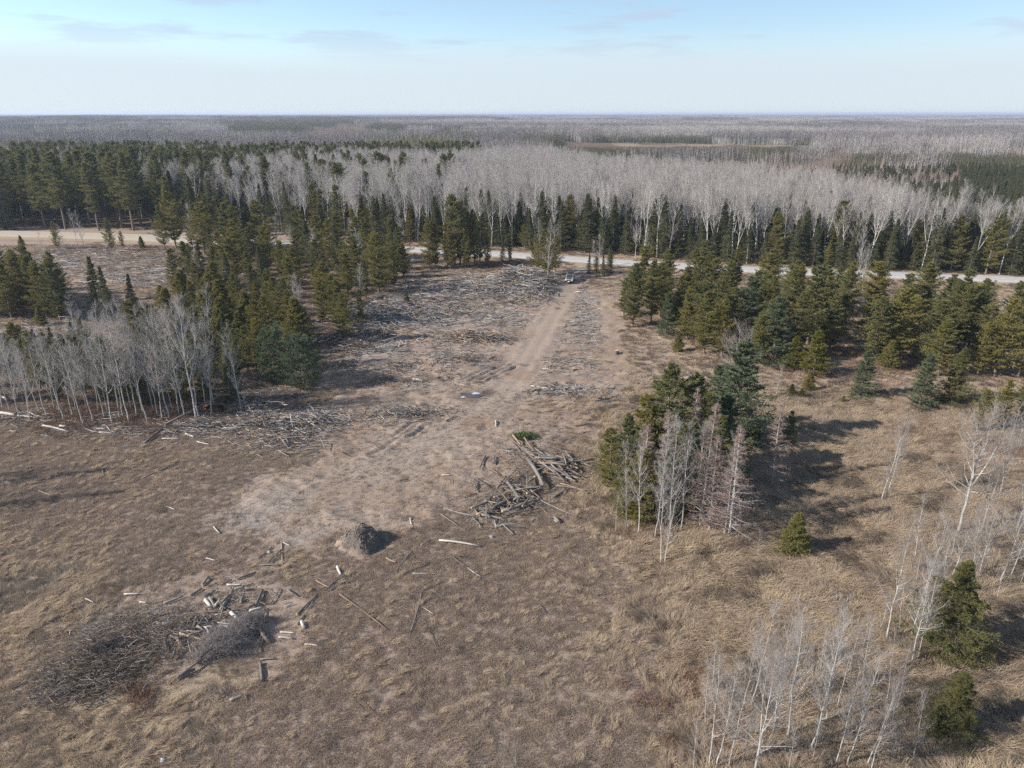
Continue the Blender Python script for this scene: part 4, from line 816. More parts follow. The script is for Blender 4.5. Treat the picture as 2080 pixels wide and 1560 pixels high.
for v, w, m, z, lab in [
    ((1135,1030,1230,1185),26,'grey1',.45,'thick pale grey log slanting down across the middle of the pile'),
    ((1010,1150,1085,1255),20,'grey1',.4,'stout grey log slanting down left of the thick pale one'),
    ((980,1325,1185,1245),22,'grey1',.25,'long stout log rising to the right in the lower pile'),
    ((905,1315,1050,1240),20,'grey2',.3,'dark stout log just above the long rising one'),
    ((850,1345,1000,1365),16,'grey1',.1,'log lying flat at the lower left end of the pile'),
    ((885,1290,885,1410),10,'grey1',.5,'slim log pointing at the camera from the lower pile'),
    ((955,1200,1040,1310),8,'redw',.6,'slim reddish pole laid over the lower pile'),
    ((1100,1190,1430,1350),8,'grey1',.3,'longest thin pole running out of the pile to the lower right'),
    ((1060,1195,1230,1180),12,'grey1',.4,'level grey log under the thick pale one'),
    ((945,1195,1005,1120),12,'grey2',.35,'dark log rising right at the left middle of the pile'),
    ((1280,1235,1365,1180),14,'grey2',.08,'short dark log lying apart right of the pile'),
    ((1175,1035,1320,1035),18,'grey1',.55,'pale level log high on the upper pile'),
    ((1270,1060,1530,1020),14,'grey1',.45,'long log rising towards the yellow-green pine'),
    ((1260,1075,1400,1125),12,'grey2',.35,'dark log descending under the long rising one'),
    ((1200,1050,1300,1110),14,'grey1',.4,'log descending right beside the pale level one'),
    ((1350,1010,1365,1070),9,'grey1',.7,'short slim log across the right of the upper pile'),
    ((1310,1160,1555,1190),8,'grey1',.1,'thin pole lying level on the right of the pile'),
    ((1330,1150,1500,1200),8,'tan',.15,'tan thin pole beside the level one on right'),
    ((630,1290,820,1350),11,'grey1',.08,'long grey pole reaching left out of the pile'),
    ((610,1330,720,1405),7,'grey1',.03,'thin pole furthest left of the pile'),
    ((800,1355,850,1395),10,'grey2',.1,'short dark log below the long left pole'),
    ((930,1370,945,1410),16,'pale',.1,'stubby pale block at the bottom of the pile'),
    ((980,1385,1050,1445),11,'grey1',.05,'grey log sticking out at the bottom of pile'),
    ((940,1350,1120,1415),10,'grey2',.2,'dark pole descending at the bottom of the pile'),
    ((1000,1340,1200,1300),9,'grey2',.3,'dark pole rising right at the bottom of the pile'),
    ((810,1120,820,1195),10,'grey2',.1,'upright-looking dark log at the left end of the pile'),
    ((815,1115,900,1170),9,'grey2',.2,'dark log descending from the left end of the pile'),
    ((880,975,845,1050),10,'grey2',.05,'dark log alone above the left end of the pile'),
    ((935,975,930,1030),9,'grey2',.08,'short dark log near the top left of the pile'),
    ((1005,930,1010,970),11,'grey2',.2,'stubby dark log at the crown of the pile'),
    ((895,1050,965,1095),8,'redw',.1,'short reddish pole at upper left of pile'),
    ((1130,1120,1130,1180),9,'grey1',.6,'short log across the level grey log'),
    ((1040,1170,1120,1130),9,'grey2',.45,'dark log rising right in the centre of the pile'),
    ((745,1215,830,1200),7,'grey2',.02,'thin dark pole left of the pile'),
    ((1430,1120,1470,1085),8,'grey2',.2,'short dark log at the right end of the pile'),
    ((1500,1120,1600,1100),6,'grey2',.03,'thin pole pointing to the clump of trees'),
    ((775,1290,860,1275),7,'tan',.1,'tan pole left of the lower pile'),
    ((1295,1345,1325,1372),20,'grey1',0,'short thick grey block alone right of the lower pile'),
    ((425,1350,435,1395),10,'pale',0,'small pale log standing out between mound and pile')]:
    a = c5(v); log(*a, w*.36, m, z, lab+'' if lab else None, GP)
rl = random.Random(21)
for i in range(120):      # the many lesser logs of the pile
    u = rl.random()
    if i < 70: px, py = 1045+rl.uniform(0, 115)+u*10, 0; py = 915+(px-1045)*.42+rl.gauss(0, 11); ang = rl.gauss(.38, .35); L = rl.uniform(18, 60)
    else: px = rl.uniform(965, 1100); py = 985+(1100-px)*.42+rl.gauss(0, 16)+8; ang = rl.gauss(-.2, .7); L = rl.uniform(16, 46)
    w = rl.uniform(2.2, 4.8); dx, dy = cos(ang)*L/2, sin(ang)*L/2*.8
    log(px-dx, py-dy, px+dx, py+dy, w, rl.choice(('grey1', 'grey2', 'grey2', 'grey2', 'tan', 'redw', 'grey1')), rl.uniform(.05, .65), 'one of the jumbled smaller logs and poles within the big pile', 'smaller logs jumbled in the big pile', z1=rl.uniform(0, .6))
for v, w, m, lab, tf in [
    ((600,1490,845,1520),13,'pale','long pale straight log alone below the big pile',c5),
    ((0,520,285,735),10,'redw','long slender reddish pole pointing down right in the foreground',cb2),
    ((495,515,430,745),9,'grey1','grey forked pole right of the long reddish pole',cb2),((430,745,410,890),5,'grey2','thin end of the grey forked pole',cb2),
    ((500,500,630,445),8,'grey2','dark pole meeting the top of the grey forked pole',cb2),((670,290,770,360),8,'grey2','upper half of crooked bleached branch right of the mound',cb2),((760,350,850,410),7,'pale','bleached curved branch right of the mound',cb2),
    ((280,300,340,330),9,'tan','tan split log right below the mound',cb2),((440,260,335,390),9,'grey2','dark log crossing the tan split log',cb2),((375,395,540,340),11,'grey2','dark log lying right of the crossed ones',cb2),((440,395,535,400),6,'pale','thin white stick under the dark log',cb2),((545,185,490,220),8,'tan','tan stick above the crossed logs',cb2),
    ((0,430,100,380),8,'grey2','dark log at the foot of the mound',cb2),((40,450,180,350),7,'grey2','dark thin log rising below the mound',cb2),((310,560,400,550),5,'grey2','thin level stick in the bare heath',cb2),((510,600,565,635),5,'pale','small white stick right of the forked pole',cb2),((540,740,590,850),5,'grey2','thin dark stick lower right of the forked pole',cb2),((1190,560,1240,620),5,'grey2','dark stick in the mid foreground grass',cb2),((1240,340,1390,435),4,'redw','long thin stick in the grass left of the clump',cb2),
    ((750,512,845,512),12,'pale','white short log at the upper left of the foreground debris',cb1),((515,540,565,562),8,'pale','small white stick leftmost of the debris',cb1),((845,560,885,565),12,'pale','white chunk below the white short log',cb1),((1245,298,1300,312),9,'pale','white stick alone up in the heath',cb1),
    ((990,570,1105,525),14,'grey1','brown-grey log rising right at the top of the debris',cb1),((920,568,985,555),7,'grey2','thin log left of the brown-grey one',cb1),((1150,520,1220,480),14,'grey2','dark stubby log at the top of the debris',cb1),((1230,530,1300,495),13,'grey2','dark log above the pair of blocks',cb1),((1255,465,1310,450),8,'grey2','thin dark log at debris top',cb1),((1335,460,1400,430),12,'grey2','dark log just left of the long top one',cb1),((1370,460,1460,460),12,'pale','pale log lying level at the debris top',cb1),((1430,425,1550,385),14,'grey2','long dark log highest in the debris',cb1),((1460,465,1530,450),9,'grey1','grey log right of the pale level one',cb1),
    ((1240,555,1275,595),24,'pale','left pale block of the pair',cb1),((1265,540,1298,600),20,'grey1','right grey block of the pair',cb1),((1330,615,1368,550),20,'grey1','stout grey log right of the pair of blocks',cb1),((1375,545,1410,475),10,'grey1','slim grey log above the stout one',cb1),((1395,630,1432,662),24,'pale','pale split block in the middle of the debris',cb1),((1535,610,1585,490),20,'grey2','long stout dark log rising in the right debris',cb1),((1590,650,1600,590),9,'grey2','slim dark log beside the stout dark one',cb1),((1535,650,1578,682),18,'pale','pale block above the brush top',cb1),((1590,480,1660,505),7,'tan','tan stick at the upper right debris',cb1),((1630,570,1690,480),8,'grey1','slim log rising at the right of debris',cb1),
    ((1090,765,1235,800),20,'tan','stout tan log across the middle of the debris',cb1),((1065,785,1102,838),24,'tan','short stout log hanging from the tan one',cb1),((1130,745,1330,765),10,'grey1','long slim log above the tan one',cb1),((870,770,1020,775),7,'grey1','thin pale pole left of the tan log',cb1),((1270,725,1370,710),17,'grey1','stout log level at the centre of debris',cb1),((1270,832,1370,832),14,'pale','white sawn log at the edge of the fallen treetop',cb1),((1410,745,1390,790),13,'grey1','short log touching the fallen treetop',cb1),((1560,715,1618,800),25,'grey1','thick grey log right of the fallen treetop',cb1),((1585,730,1550,860),12,'grey2','slim log beside the thick grey one',cb1),((1345,755,1400,735),10,'grey1','small log above the fallen treetop',cb1),((1180,680,1175,730),15,'grey1','stub standing out above the tan log',cb1),((1135,690,1120,735),12,'grey2','dark stub left of the grey stub',cb1),((1135,800,1165,900),5,'pale','thin white stick pointing down below the tan log',cb1),((880,870,915,935),17,'grey1','short log among the brush heap',cb1),
    ((1065,1030,1180,975),23,'grey2','dark butt log of the fallen treetop',cb1),((1390,1165,1478,1130),21,'grey1','single grey log below the debris',cb1),((1690,740,1780,750),12,'pale','upper white log of the pair on the right',cb1),((1680,770,1765,782),12,'pale','lower white log of the pair on the right',cb1),((1820,680,1836,722),22,'pale','pale block at the foot of the two long logs',cb1),((1790,635,1915,520),16,'grey1','long grey log, upper of the parallel two',cb1),((1790,695,1890,560),11,'grey1','long slim log, lower of the parallel two',cb1),((1840,822,1920,835),10,'pale','white stick furthest right of the debris',cb1),((1785,750,1875,785),6,'grey1','thin stick right of the white pair',cb1),((1570,905,1665,905),13,'grey1','level grey log above the stubby upright one',cb1),((1570,925,1582,1040),19,'grey2','stubby log pointing at the camera right of treetop',cb1),((340,1065,345,1145),12,'pale','white stick in the lower left of the brush heap',cb1),((400,1142,425,1142),8,'pale','tiny white chunk in the brush heap',cb1),((425,730,420,770),8,'pale','small white stick above the brush heap',cb1),
    ((1700,205,1705,340),9,'tan','right post of the broken wooden frame',cb1),((1560,300,1640,240),10,'grey2','left dark beam of the broken frame',cb1),((1620,320,1700,250),9,'grey2','middle beam of the broken frame',cb1),((1640,330,1700,268),9,'grey2','third beam of the broken frame',cb1),((1570,340,1690,345),10,'grey1','lower beam of the broken frame',cb1),((1710,208,1750,225),8,'pale','white stick at the top of the broken frame',cb1),((1620,385,1700,365),9,'redw','reddish log below the broken frame',cb1),
    ((1985,470,2090,400),11,'grey2','dark log left of the long reddish pole',cb1),((1995,495,2090,440),9,'grey2','second dark log left of the reddish pole',cb1),((2035,350,2058,402),18,'pale','pale upright block near the top of the reddish pole',cb1),((1905,430,1990,480),9,'tan','tan end of the reddish pole',cb1),
    ((860,1110,1090,1005),7,'grey2','long dark thin log alone on the left heath',c4),((618,1045,635,1105),8,'grey2','short dark post-like log on left heath',c4),((235,1180,320,1210),5,'pale','white twig on the left heath',c4),
    ((870,895,1000,800),14,'grey2','dark butt of the trunk leaning on the root plate',c4),((980,865,1090,867),8,'pale','white log below the leaning trunk',c4),((1190,885,1265,900),8,'pale','white stick right of the white log',c4),((0,725,100,740),20,'pale','thick bleached log at the left edge',c4),((100,740,235,750),12,'pale','bleached log right of the thick one',c4),((170,715,225,740),10,'pale','short bleached log above the others',c4),((260,795,415,828),12,'pale','slanting bleached log below the aspen row',c4),((365,798,410,800),16,'pale','fat white chunk below the aspen row',c4),((575,812,640,812),13,'pale','white chunk under the middle of aspen row',c4),((600,832,680,832),9,'pale','thin white log under the white chunk',c4),((660,795,750,780),15,'grey2','dark stout log under the aspen row',c4),((1290,1400,1325,1440),8,'pale','white stick in the heath below wood chips',c4),((1005,1280,1055,1297),7,'pale','thin white stick left of wood chips',c4),((1120,840,1172,856),13,'pale','white stub right of the leaning trunk',c4),((1050,790,1250,800),12,'grey2','dark log right of the leaning trunk',c4),((1190,800,1300,820),10,'grey1','grey log by the root plate',c4),((0,610,45,640),16,'pale','bleached log end left of the aspen row',c4),
    ((1440,517,1500,520),18,'pale','pale log slab in the slash below the tan poles',lambda v:(690+440/2.971,600+517/2.971,690+508/2.971,600+520/2.971)),
    ((940,770,943,800),8,'pale','small upright pale stick on the dirt track',c5),((360,1120,410,1110),8,'grey2','dark stick above the mound',c5),((615,1085,670,1088),7,'pale','white stick on the bare dirt above the pile',c5),((1580,625,1690,632),8,'grey2','dark log beside the right puddle',c5),((1630,740,1670,760),6,'grey1','stick below right puddle',c5),((640,770,690,745),9,'grey2','dark stick beside the pale dirt patch',c5)]:
    a = tf(v); log(*a, w*.36, m, .02, lab, None)
for i in range(46):
    px = rl.gauss(455, 62); py = 1262-(px-455)*.30+rl.gauss(0, 30); a_ = rl.gauss(-.2, .7); L_ = rl.uniform(10, 34)
    log(px-cos(a_)*L_/2, py-sin(a_)*L_/2, px+cos(a_)*L_/2, py+sin(a_)*L_/2, rl.uniform(2.5, 6.5), rl.choice(('grey1', 'grey2', 'grey2', 'pale')), rl.uniform(0, .25), 'short weathered log scattered among others in the foreground debris', 'short logs scattered in the foreground debris', z1=rl.uniform(0, .3))
# long leaning trunk with root plate
x0, y0 = G(335, 868); x1, y1 = G(500, 800)
log_w(x0, y0, x1, y1, .13, 'grey1', .15, 'fallen grey trunk leaning onto the dark root plate', None, z1=1.5, taper=.4)
def root_plate():
    mb = MB(); r = np.random.default_rng(4); gx, gy = G(437, 838)
    th = np.linspace(0, 2*pi, 22, endpoint=False); rings = []
    for k, (yy, sc) in enumerate([(-.3, .75), (-.15, 1.), (.25, .95), (.4, .7)]):
        R = 1.15*sc*(1+.22*np.sin(3*th+1)+r.normal(0, .08, 22)); rings.append(np.column_stack([R*np.cos(th)*1.2, np.full(22, yy)+r.normal(0, .05, 22), R*np.sin(th)*.85+.7]))
    V = np.concatenate(rings+[np.array([[0, -.3, .7], [0, .4, .7]])]); F = []
    for k in range(3):
        for a in range(22): i, j = k*22+a, k*22+(a+1) % 22; F += [(i, j, j+22), (i, j+22, i+22)]
    for a in range(22): F += [(88, a, (a+1) % 22), (89, 66+(a+1) % 22, 66+a)]
    mb.add(V, F, 0)
    a = r.uniform(0, 2*pi, 70); A = np.column_stack([np.cos(a)*.9, r.uniform(-.3, .3, 70), np.sin(a)*.7+.7]); D = np.column_stack([np.cos(a)+r.normal(0, .3, 70), r.normal(0, .6, 70), np.sin(a)+r.normal(0, .3, 70)])
    rt = MB(); rt.cones(A, A+D*r.uniform(.3, 1., 70)[:, None], .035, 0)
    o = bpy.data.objects.new('root_plate', None); COL.objects.link(o); o.location = (gx, gy, Hs(gx, gy)-.15); o.rotation_euler = (0, 0, .3)
    soil = flat_mat('root_soil', (.10, .06, .038), .95, spec=.1, nscale=5, c2=(.16, .09, .05))
    link('soil', mb.mesh('soil', soil), o); link('roots', rt.mesh('roots', M['grey2']), o); tag(o, 'upturned dark brown root plate under the leaning fallen trunk', 'root plate')
root_plate()
# fallen treetop in the foreground
def fallen_top():
    (x0, y0), (x1, y1) = G(375, 1375), G(522, 1262); L = math.hypot(x1-x0, y1-y0)
    tk, cr = conifer(300, h=L*1.02, cb=.16, rmax=1.75, whorls=30, per=6, prof='bushy', tuft=.42, wid=.1, pts=4, blets=5, tn=3, up=.7, droop=0, irr=.6, bare=1.1, rise=.5)
    o = bpy.data.objects.new('fallen_treetop', None); COL.objects.link(o); o.location = (x0, y0, Hs(x0, y0)+.35)
    d = Vector((x1-x0, y1-y0, .1)); o.rotation_euler = d.to_track_quat('Z', 'Y').to_euler(); o.scale = (1, .75, 1)
    link('trunk', tk.mesh('fallen_trunk', M['grey2']), o); link('branches', cr.mesh('fallen_branches', plant_mat('dead_twigs', (.20, .175, .16), (.19, .17, .155))), o)
    tag(o, 'dark grey twiggy top of a felled tree lying in the foreground debris', 'fallen treetop')
fallen_top()
# individual poles of the slash windrow (the largest ones), then the rest as stuff
rs = random.Random(33)
WIND = [((1040,575),45,14,60,'the windrow beside the track'),((960,590),70,14,40,'the windrow beside the track'),((1085,600),22,18,30,'the windrow beside the track'),((860,625),50,14,24,'the windrow beside the track'),((790,660),45,14,20,'the windrow beside the track'),((955,690),30,9,16,'the tan poles in the slash'),((590,875),38,26,34,'the small wood pile left of the track'),((1140,795),30,9,12,'the pale poles near the right puddle')]
for (cx, cy), sx, sy, n, where in WIND:
    for i in range(int(n*.42)):
        px, py = cx+rs.gauss(0, sx*.6), cy+rs.gauss(0, sy*.6); ang = rs.gauss(.0, .5); Lm = rs.uniform(1.6, 4.5); a = rs.gauss(.1, .7)
        x, y = G(px, py); dx, dy = cos(a)*Lm/2, sin(a)*Lm/2
        m = rs.choice(('grey1', 'pale', 'grey2', 'grey1')) if 'tan' not in where else rs.choice(('tan', 'tan', 'grey1'))
        log_w(x-dx, y-dy, x+dx, y+dy, rs.uniform(.04, .10), m, rs.uniform(0, .3), 'weathered pole lying among others in '+where, 'poles in '+where[4:], name='pole', cat='pole', z1=rs.uniform(0, .45))
VERGE = PP([(1165,560),(1260,560),(1330,760),(1225,745),(1218,600),(1186,592)])
def sticks(name, spec, label, seed, groundh=True):
    r = np.random.default_rng(seed); mb = MB()
    nm, rm = {'slash': (2.2, 1.45), 'brush_heap': (2.2, 1.7)}.get(name, (1, 1))
    for (px, py, rx, ry, n, lmin, lmax, rad, hz, mw, ang0) in spec:
        n = int(n*nm); rad *= rm
        gx, gy = G(px, py); x = gx+r.normal(0, rx, n); y = gy+r.normal(0, ry, n); L = lmin+(lmax-lmin)*r.random(n)**2
        if name != 'brush_heap' and py < 800:
            td, _ = pdist(x, y, TRACK); ok = (td > 2.3+1.5*fbm(x, y, 3, 2, 97)) & ~inpoly(x, y, VERGE) & (road_d(x, y) > 8)
            if hz > .3 or rx > 7:     # heaped windrow: keeps to clumps
                ok &= r.random(n) < .25+1.6*sstep(fbm(x, y, 4.5, 3, 95), .42, .60)
            x, y, L = x[ok], y[ok], L[ok]; n = len(x)
            if not n: continue
        if hz > .3: hz = hz*1.0+1.5*sstep(fbm(x, y, 4.5, 3, 95), .5, .68)
        a = ang0+r.normal(0, .75, n); zz = H(x, y)+r.random(n)**2*hz+.03; tilt = r.normal(0, .16, n)*(1 if np.max(hz) > .25 else .3)
        d = np.stack([np.cos(a), np.sin(a), tilt], 1); c = np.stack([x, y, zz], 1); A = c-d*L[:, None]/2; B = c+d*L[:, None]/2; C = (A+B)/2+r.normal(0, .04, (n, 3))*L[:, None]
        A[:, 2] = np.maximum(A[:, 2], H(A[:, 0], A[:, 1])-.02); B[:, 2] = np.maximum(B[:, 2], H(B[:, 0], B[:, 1])-.02); C[:, 2] = np.maximum(C[:, 2], H(C[:, 0], C[:, 1])+.02)
        R = rad*r.uniform(.5, 1.5, n); mi = r.choice(5, n, p=mw)
        for k in range(5):
            s = mi == k
            if s.any(): ns = 4 if name == 'slash' else 3; mb.segs(A[s], C[s], R[s], R[s]*.85, ns, k); mb.segs(C[s], B[s], R[s]*.85, R[s]*.5, ns, k)
    tag(link(name, mb.mesh(name, STICKM)), label, None, None, 'stuff')
SIL = (.34, .30, .20, .09, .07); DRK = (.15, .3, .45, .06, .04); MIX = (.18, .30, .28, .20, .04); TANM = (.1, .2, .15, .5, .05)
sticks('slash', [(1060,588,5,4,900,.8,4,.045,1.4,SIL,.1),(800,640,6,3,450,.8,4,.04,1.2,SIL,.4),(735,690,4,3,300,.8,3.5,.04,1.0,DRK,.4),(1040,578,8,4,1100,.6,3.5,.035,.7,SIL,.1),(960,592,10,6,1300,.6,3.5,.035,.4,SIL,.1),(1085,603,3.5,5,500,.5,3,.035,.8,SIL,0),(870,625,8,4,700,.6,3.5,.035,.6,SIL,.3),(900,650,12,5,1100,.5,3,.028,.15,SIL,.2),
    (790,655,6,3.5,500,.6,3.5,.035,.6,SIL,.4),(740,690,6,4,500,.5,3,.03,.4,DRK,.3),(820,700,9,4,500,.4,2.5,.025,.12,SIL,.2),(950,690,4,1.5,240,.5,3,.035,.5,TANM,.2),(1005,692,2.5,1.2,160,.4,1.6,.025,.5,DRK,.0),(905,735,5,2,350,.5,2.5,.03,.5,DRK,.1),(740,745,4,1.5,260,.4,2,.025,.4,DRK,.1),(850,770,6,2.5,420,.4,2.2,.025,.35,MIX,.3),
    (1190,620,2,6,300,.3,1.6,.022,.1,SIL,0),(1190,665,3,5,420,.3,1.8,.022,.12,SIL,0),(1160,740,4,3,220,.3,2,.025,.15,MIX,0),(1130,795,3,1,160,.5,3,.035,.3,SIL,.0),(1230,800,3.5,2,160,.3,1.8,.02,.1,MIX,.1),
    (595,870,2.6,2.6,420,.5,2.6,.035,.45,MIX,.2),(560,905,3,1.5,160,.4,2,.03,.15,MIX,.3),(620,840,3,1.2,160,.4,2,.03,.2,MIX,0),(470,865,5,1.8,420,.4,2.5,.028,.35,DRK,.1),(300,870,7,1.3,320,.4,2.5,.03,.25,DRK,0),(60,850,7,1.2,260,.6,3,.04,.25,MIX,0),(840,840,2.5,1,200,.4,2,.025,.4,DRK,0),(700,850,4,1.5,200,.4,2,.025,.2,MIX,0),(520,820,4,3,300,.4,2.5,.022,.6,DRK,.2),
    (160,530,16,9,900,.8,5,.05,.2,SIL,.05),(330,560,10,6,600,.8,5,.05,.2,SIL,.05),(30,700,5,5,600,.6,3.5,.04,.5,SIL,.1),(460,640,8,4,200,.5,3,.04,.2,MIX,.1),(2040,640,14,8,500,.5,3,.035,.1,MIX,.05),(1950,600,12,4,200,.5,3,.035,.1,MIX,.05),(850,560,7,4,200,.5,3,.03,.2,MIX,.1),
    (1130,700,6,6,140,.3,1.6,.02,.05,MIX,.3),(1270,700,5,4,120,.3,1.6,.02,.1,MIX,.3)], 'silvery grey logging slash strewn over the clearing and its windrows', 51)
sticks('wood_chips', [(560,1035,2.2,2.2,420,.08,.30,.018,.05,(.35,.1,0,.15,.40),.3),(500,1060,2.5,1.5,260,.08,.3,.018,.05,(.35,.1,.1,.15,.30),.3),(430,1000,4,3,220,.1,.5,.015,.03,(.2,.1,.2,.2,.30),.3),(620,1090,3,2,160,.08,.5,.015,.03,MIX,.3),(900,980,7,5,260,.1,.8,.014,.03,MIX,.3),(800,1060,7,4,260,.1,.6,.012,.03,MIX,.3),(1000,870,8,6,300,.1,.8,.015,.03,MIX,.3),(1040,985,3.5,3.5,700,.2,1.3,.02,.1,TANM,.3),(1110,940,2.6,2,800,.3,1.8,.022,.55,(.1,.25,.4,.23,.02),-.3),(1020,1020,2.2,2.0,600,.3,1.6,.022,.35,(.1,.25,.4,.23,.02),.2),(1000,1045,2,1.6,200,.2,1.4,.022,.3,MIX,.3),(1170,870,5,4,160,.1,1,.015,.03,MIX,.3),(700,1180,5,3,160,.1,.8,.012,.03,MIX,.3),(450,1190,5,2,260,.1,.8,.012,.05,MIX,.3),(430,1260,3.5,1.6,320,.1,1.0,.014,.15,MIX,.4),(300,1120,6,4,60,.1,.5,.012,.03,MIX,.3),(750,1290,8,5,40,.1,.4,.012,.03,MIX,.3),(700,900,8,5,300,.1,1.2,.015,.04,MIX,.3),(960,760,8,5,360,.2,1.4,.017,.05,MIX,.3),(1140,690,8,8,200,.2,1.4,.015,.05,MIX,.3)], 'bright wood chips and small sticks littered over the dirt', 52)
sticks('twig_litter', [(1000,760,10,9,2600,.2,1.4,.014,.03,(.12,.22,.42,.22,.02),.15),(1100,870,9,7,1600,.2,1.3,.013,.03,(.1,.22,.43,.23,.02),.2),(800,880,10,8,2200,.2,1.3,.013,.03,(.1,.22,.43,.23,.02),.3),(760,1000,8,6,1300,.15,1.,.012,.03,(.1,.22,.43,.23,.02),.4),(1180,700,7,10,1200,.2,1.4,.014,.03,(.2,.25,.33,.2,.02),.05),(600,880,8,5,1200,.2,1.4,.014,.05,(.2,.25,.38,.15,.02),.2),(560,1040,8,5,900,.15,1,.011,.03,(.2,.25,.38,.15,.02),.3),(950,1080,8,5,900,.15,.9,.011,.03,(.1,.22,.43,.23,.02),.3)], 'thin dark twigs littered across the scraped clearing', 54)
sticks('brush_heap', [(190,1370,1.6,1.3,2600,.2,1.1,.009,.75,(.03,.1,.75,.11,.01),.4),(260,1330,1.8,1.2,1500,.2,1.1,.009,.6,(.03,.1,.75,.11,.01),.4),(270,1285,2.2,1.,1400,.2,1.0,.009,.3,(.04,.14,.68,.13,.01),.3),(350,1265,2.,.8,800,.2,.9,.009,.25,(.05,.18,.62,.13,.02),.3),(130,1390,1.,.9,700,.2,1.0,.010,.3,(.12,.3,.45,.11,.02),.4),(440,1415,.6,.35,180,.1,.6,.008,.2,TANM,.4),(490,1210,1.4,.8,160,.2,.8,.01,.2,MIX,.4),(100,1170,1,.8,260,.1,.6,.008,.15,DRK,.4),(270,1250,3,1.4,500,.1,.7,.008,.15,DRK,.4)], 'dark tangled brush heap in the lower left foreground', 53)

# ------------------------------------------------------------------ grass and heath (stuff)
def tuft(seed, n, rad, hgt, wid, lay, kind='grass'):
    r = np.random.default_rng(seed); mb = MB(); a = r.uniform(0, 2*pi, n); q = rad*np.sqrt(r.random(n)); A = np.column_stack([q*np.cos(a), q*np.sin(a), np.full(n, -.03)])
    L = hgt*r.uniform(.6, 1.3, n)
    out = np.column_stack([np.cos(a), np.sin(a), np.zeros(n)])*.5*(q/rad)[:, None]+r.normal(0, .35, (n, 3)); out[:, 2] = 0; out[:, 0] += lay
    B = A+np.column_stack([out[:, :2]*L[:, None]*.35, L*.62]); C = B+np.column_stack([out[:, :2]*L[:, None]*(.75), L*(.05 if lay else .35)])
    u = np.column_stack([-out[:, 1], out[:, 0], np.zeros(n)])+r.normal(0, .3, (n, 3)); u /= np.linalg.norm(u, axis=1, keepdims=True)+1e-9; u *= wid
    V = np.stack([A-u*.5, A+u*.5, B+u*.42, B-u*.42, C], 1); F = np.array([[0, 1, 2], [0, 2, 3], [3, 2, 4]])[None]+(np.arange(n)*5)[:, None, None]; mb.add(V, F); return mb
def heath(seed, n, rad, hgt, wid):
    r = np.random.default_rng(seed); mb = MB(); a = r.uniform(0, 2*pi, n); q = rad*np.sqrt(r.random(n)); A = np.column_stack([q*np.cos(a), q*np.sin(a), np.full(n, -.02)])
    D = np.column_stack([r.normal(0, .55, (n, 2)), r.uniform(.4, 1, n)]); L = hgt*r.uniform(.5, 1.2, n); mb.blades(A, D, L, wid, 0, r)
    j = np.repeat(np.arange(n), 2); mb.blades(A[j]+(D[j]/np.linalg.norm(D[j], axis=1, keepdims=True))*(L[j]*r.uniform(.3, .8, len(j)))[:, None], D[j]+r.normal(0, .8, (len(j), 3)), L[j]*.5, wid*.8, 0, r); return mb
def grass_pts(n, d0, d1, seed):
    r = np.random.default_rng(seed); y = np.sqrt(r.uniform(d0**2, d1**2, n)); x = (r.uniform(-1, 1, n))*(y*.80+10); return x, y, r
DEBRIS = PP([(80,1400),(130,1300),(230,1220),(400,1160),(560,1170),(640,1230),(620,1300),(560,1370),(450,1400),(330,1420),(180,1460)])
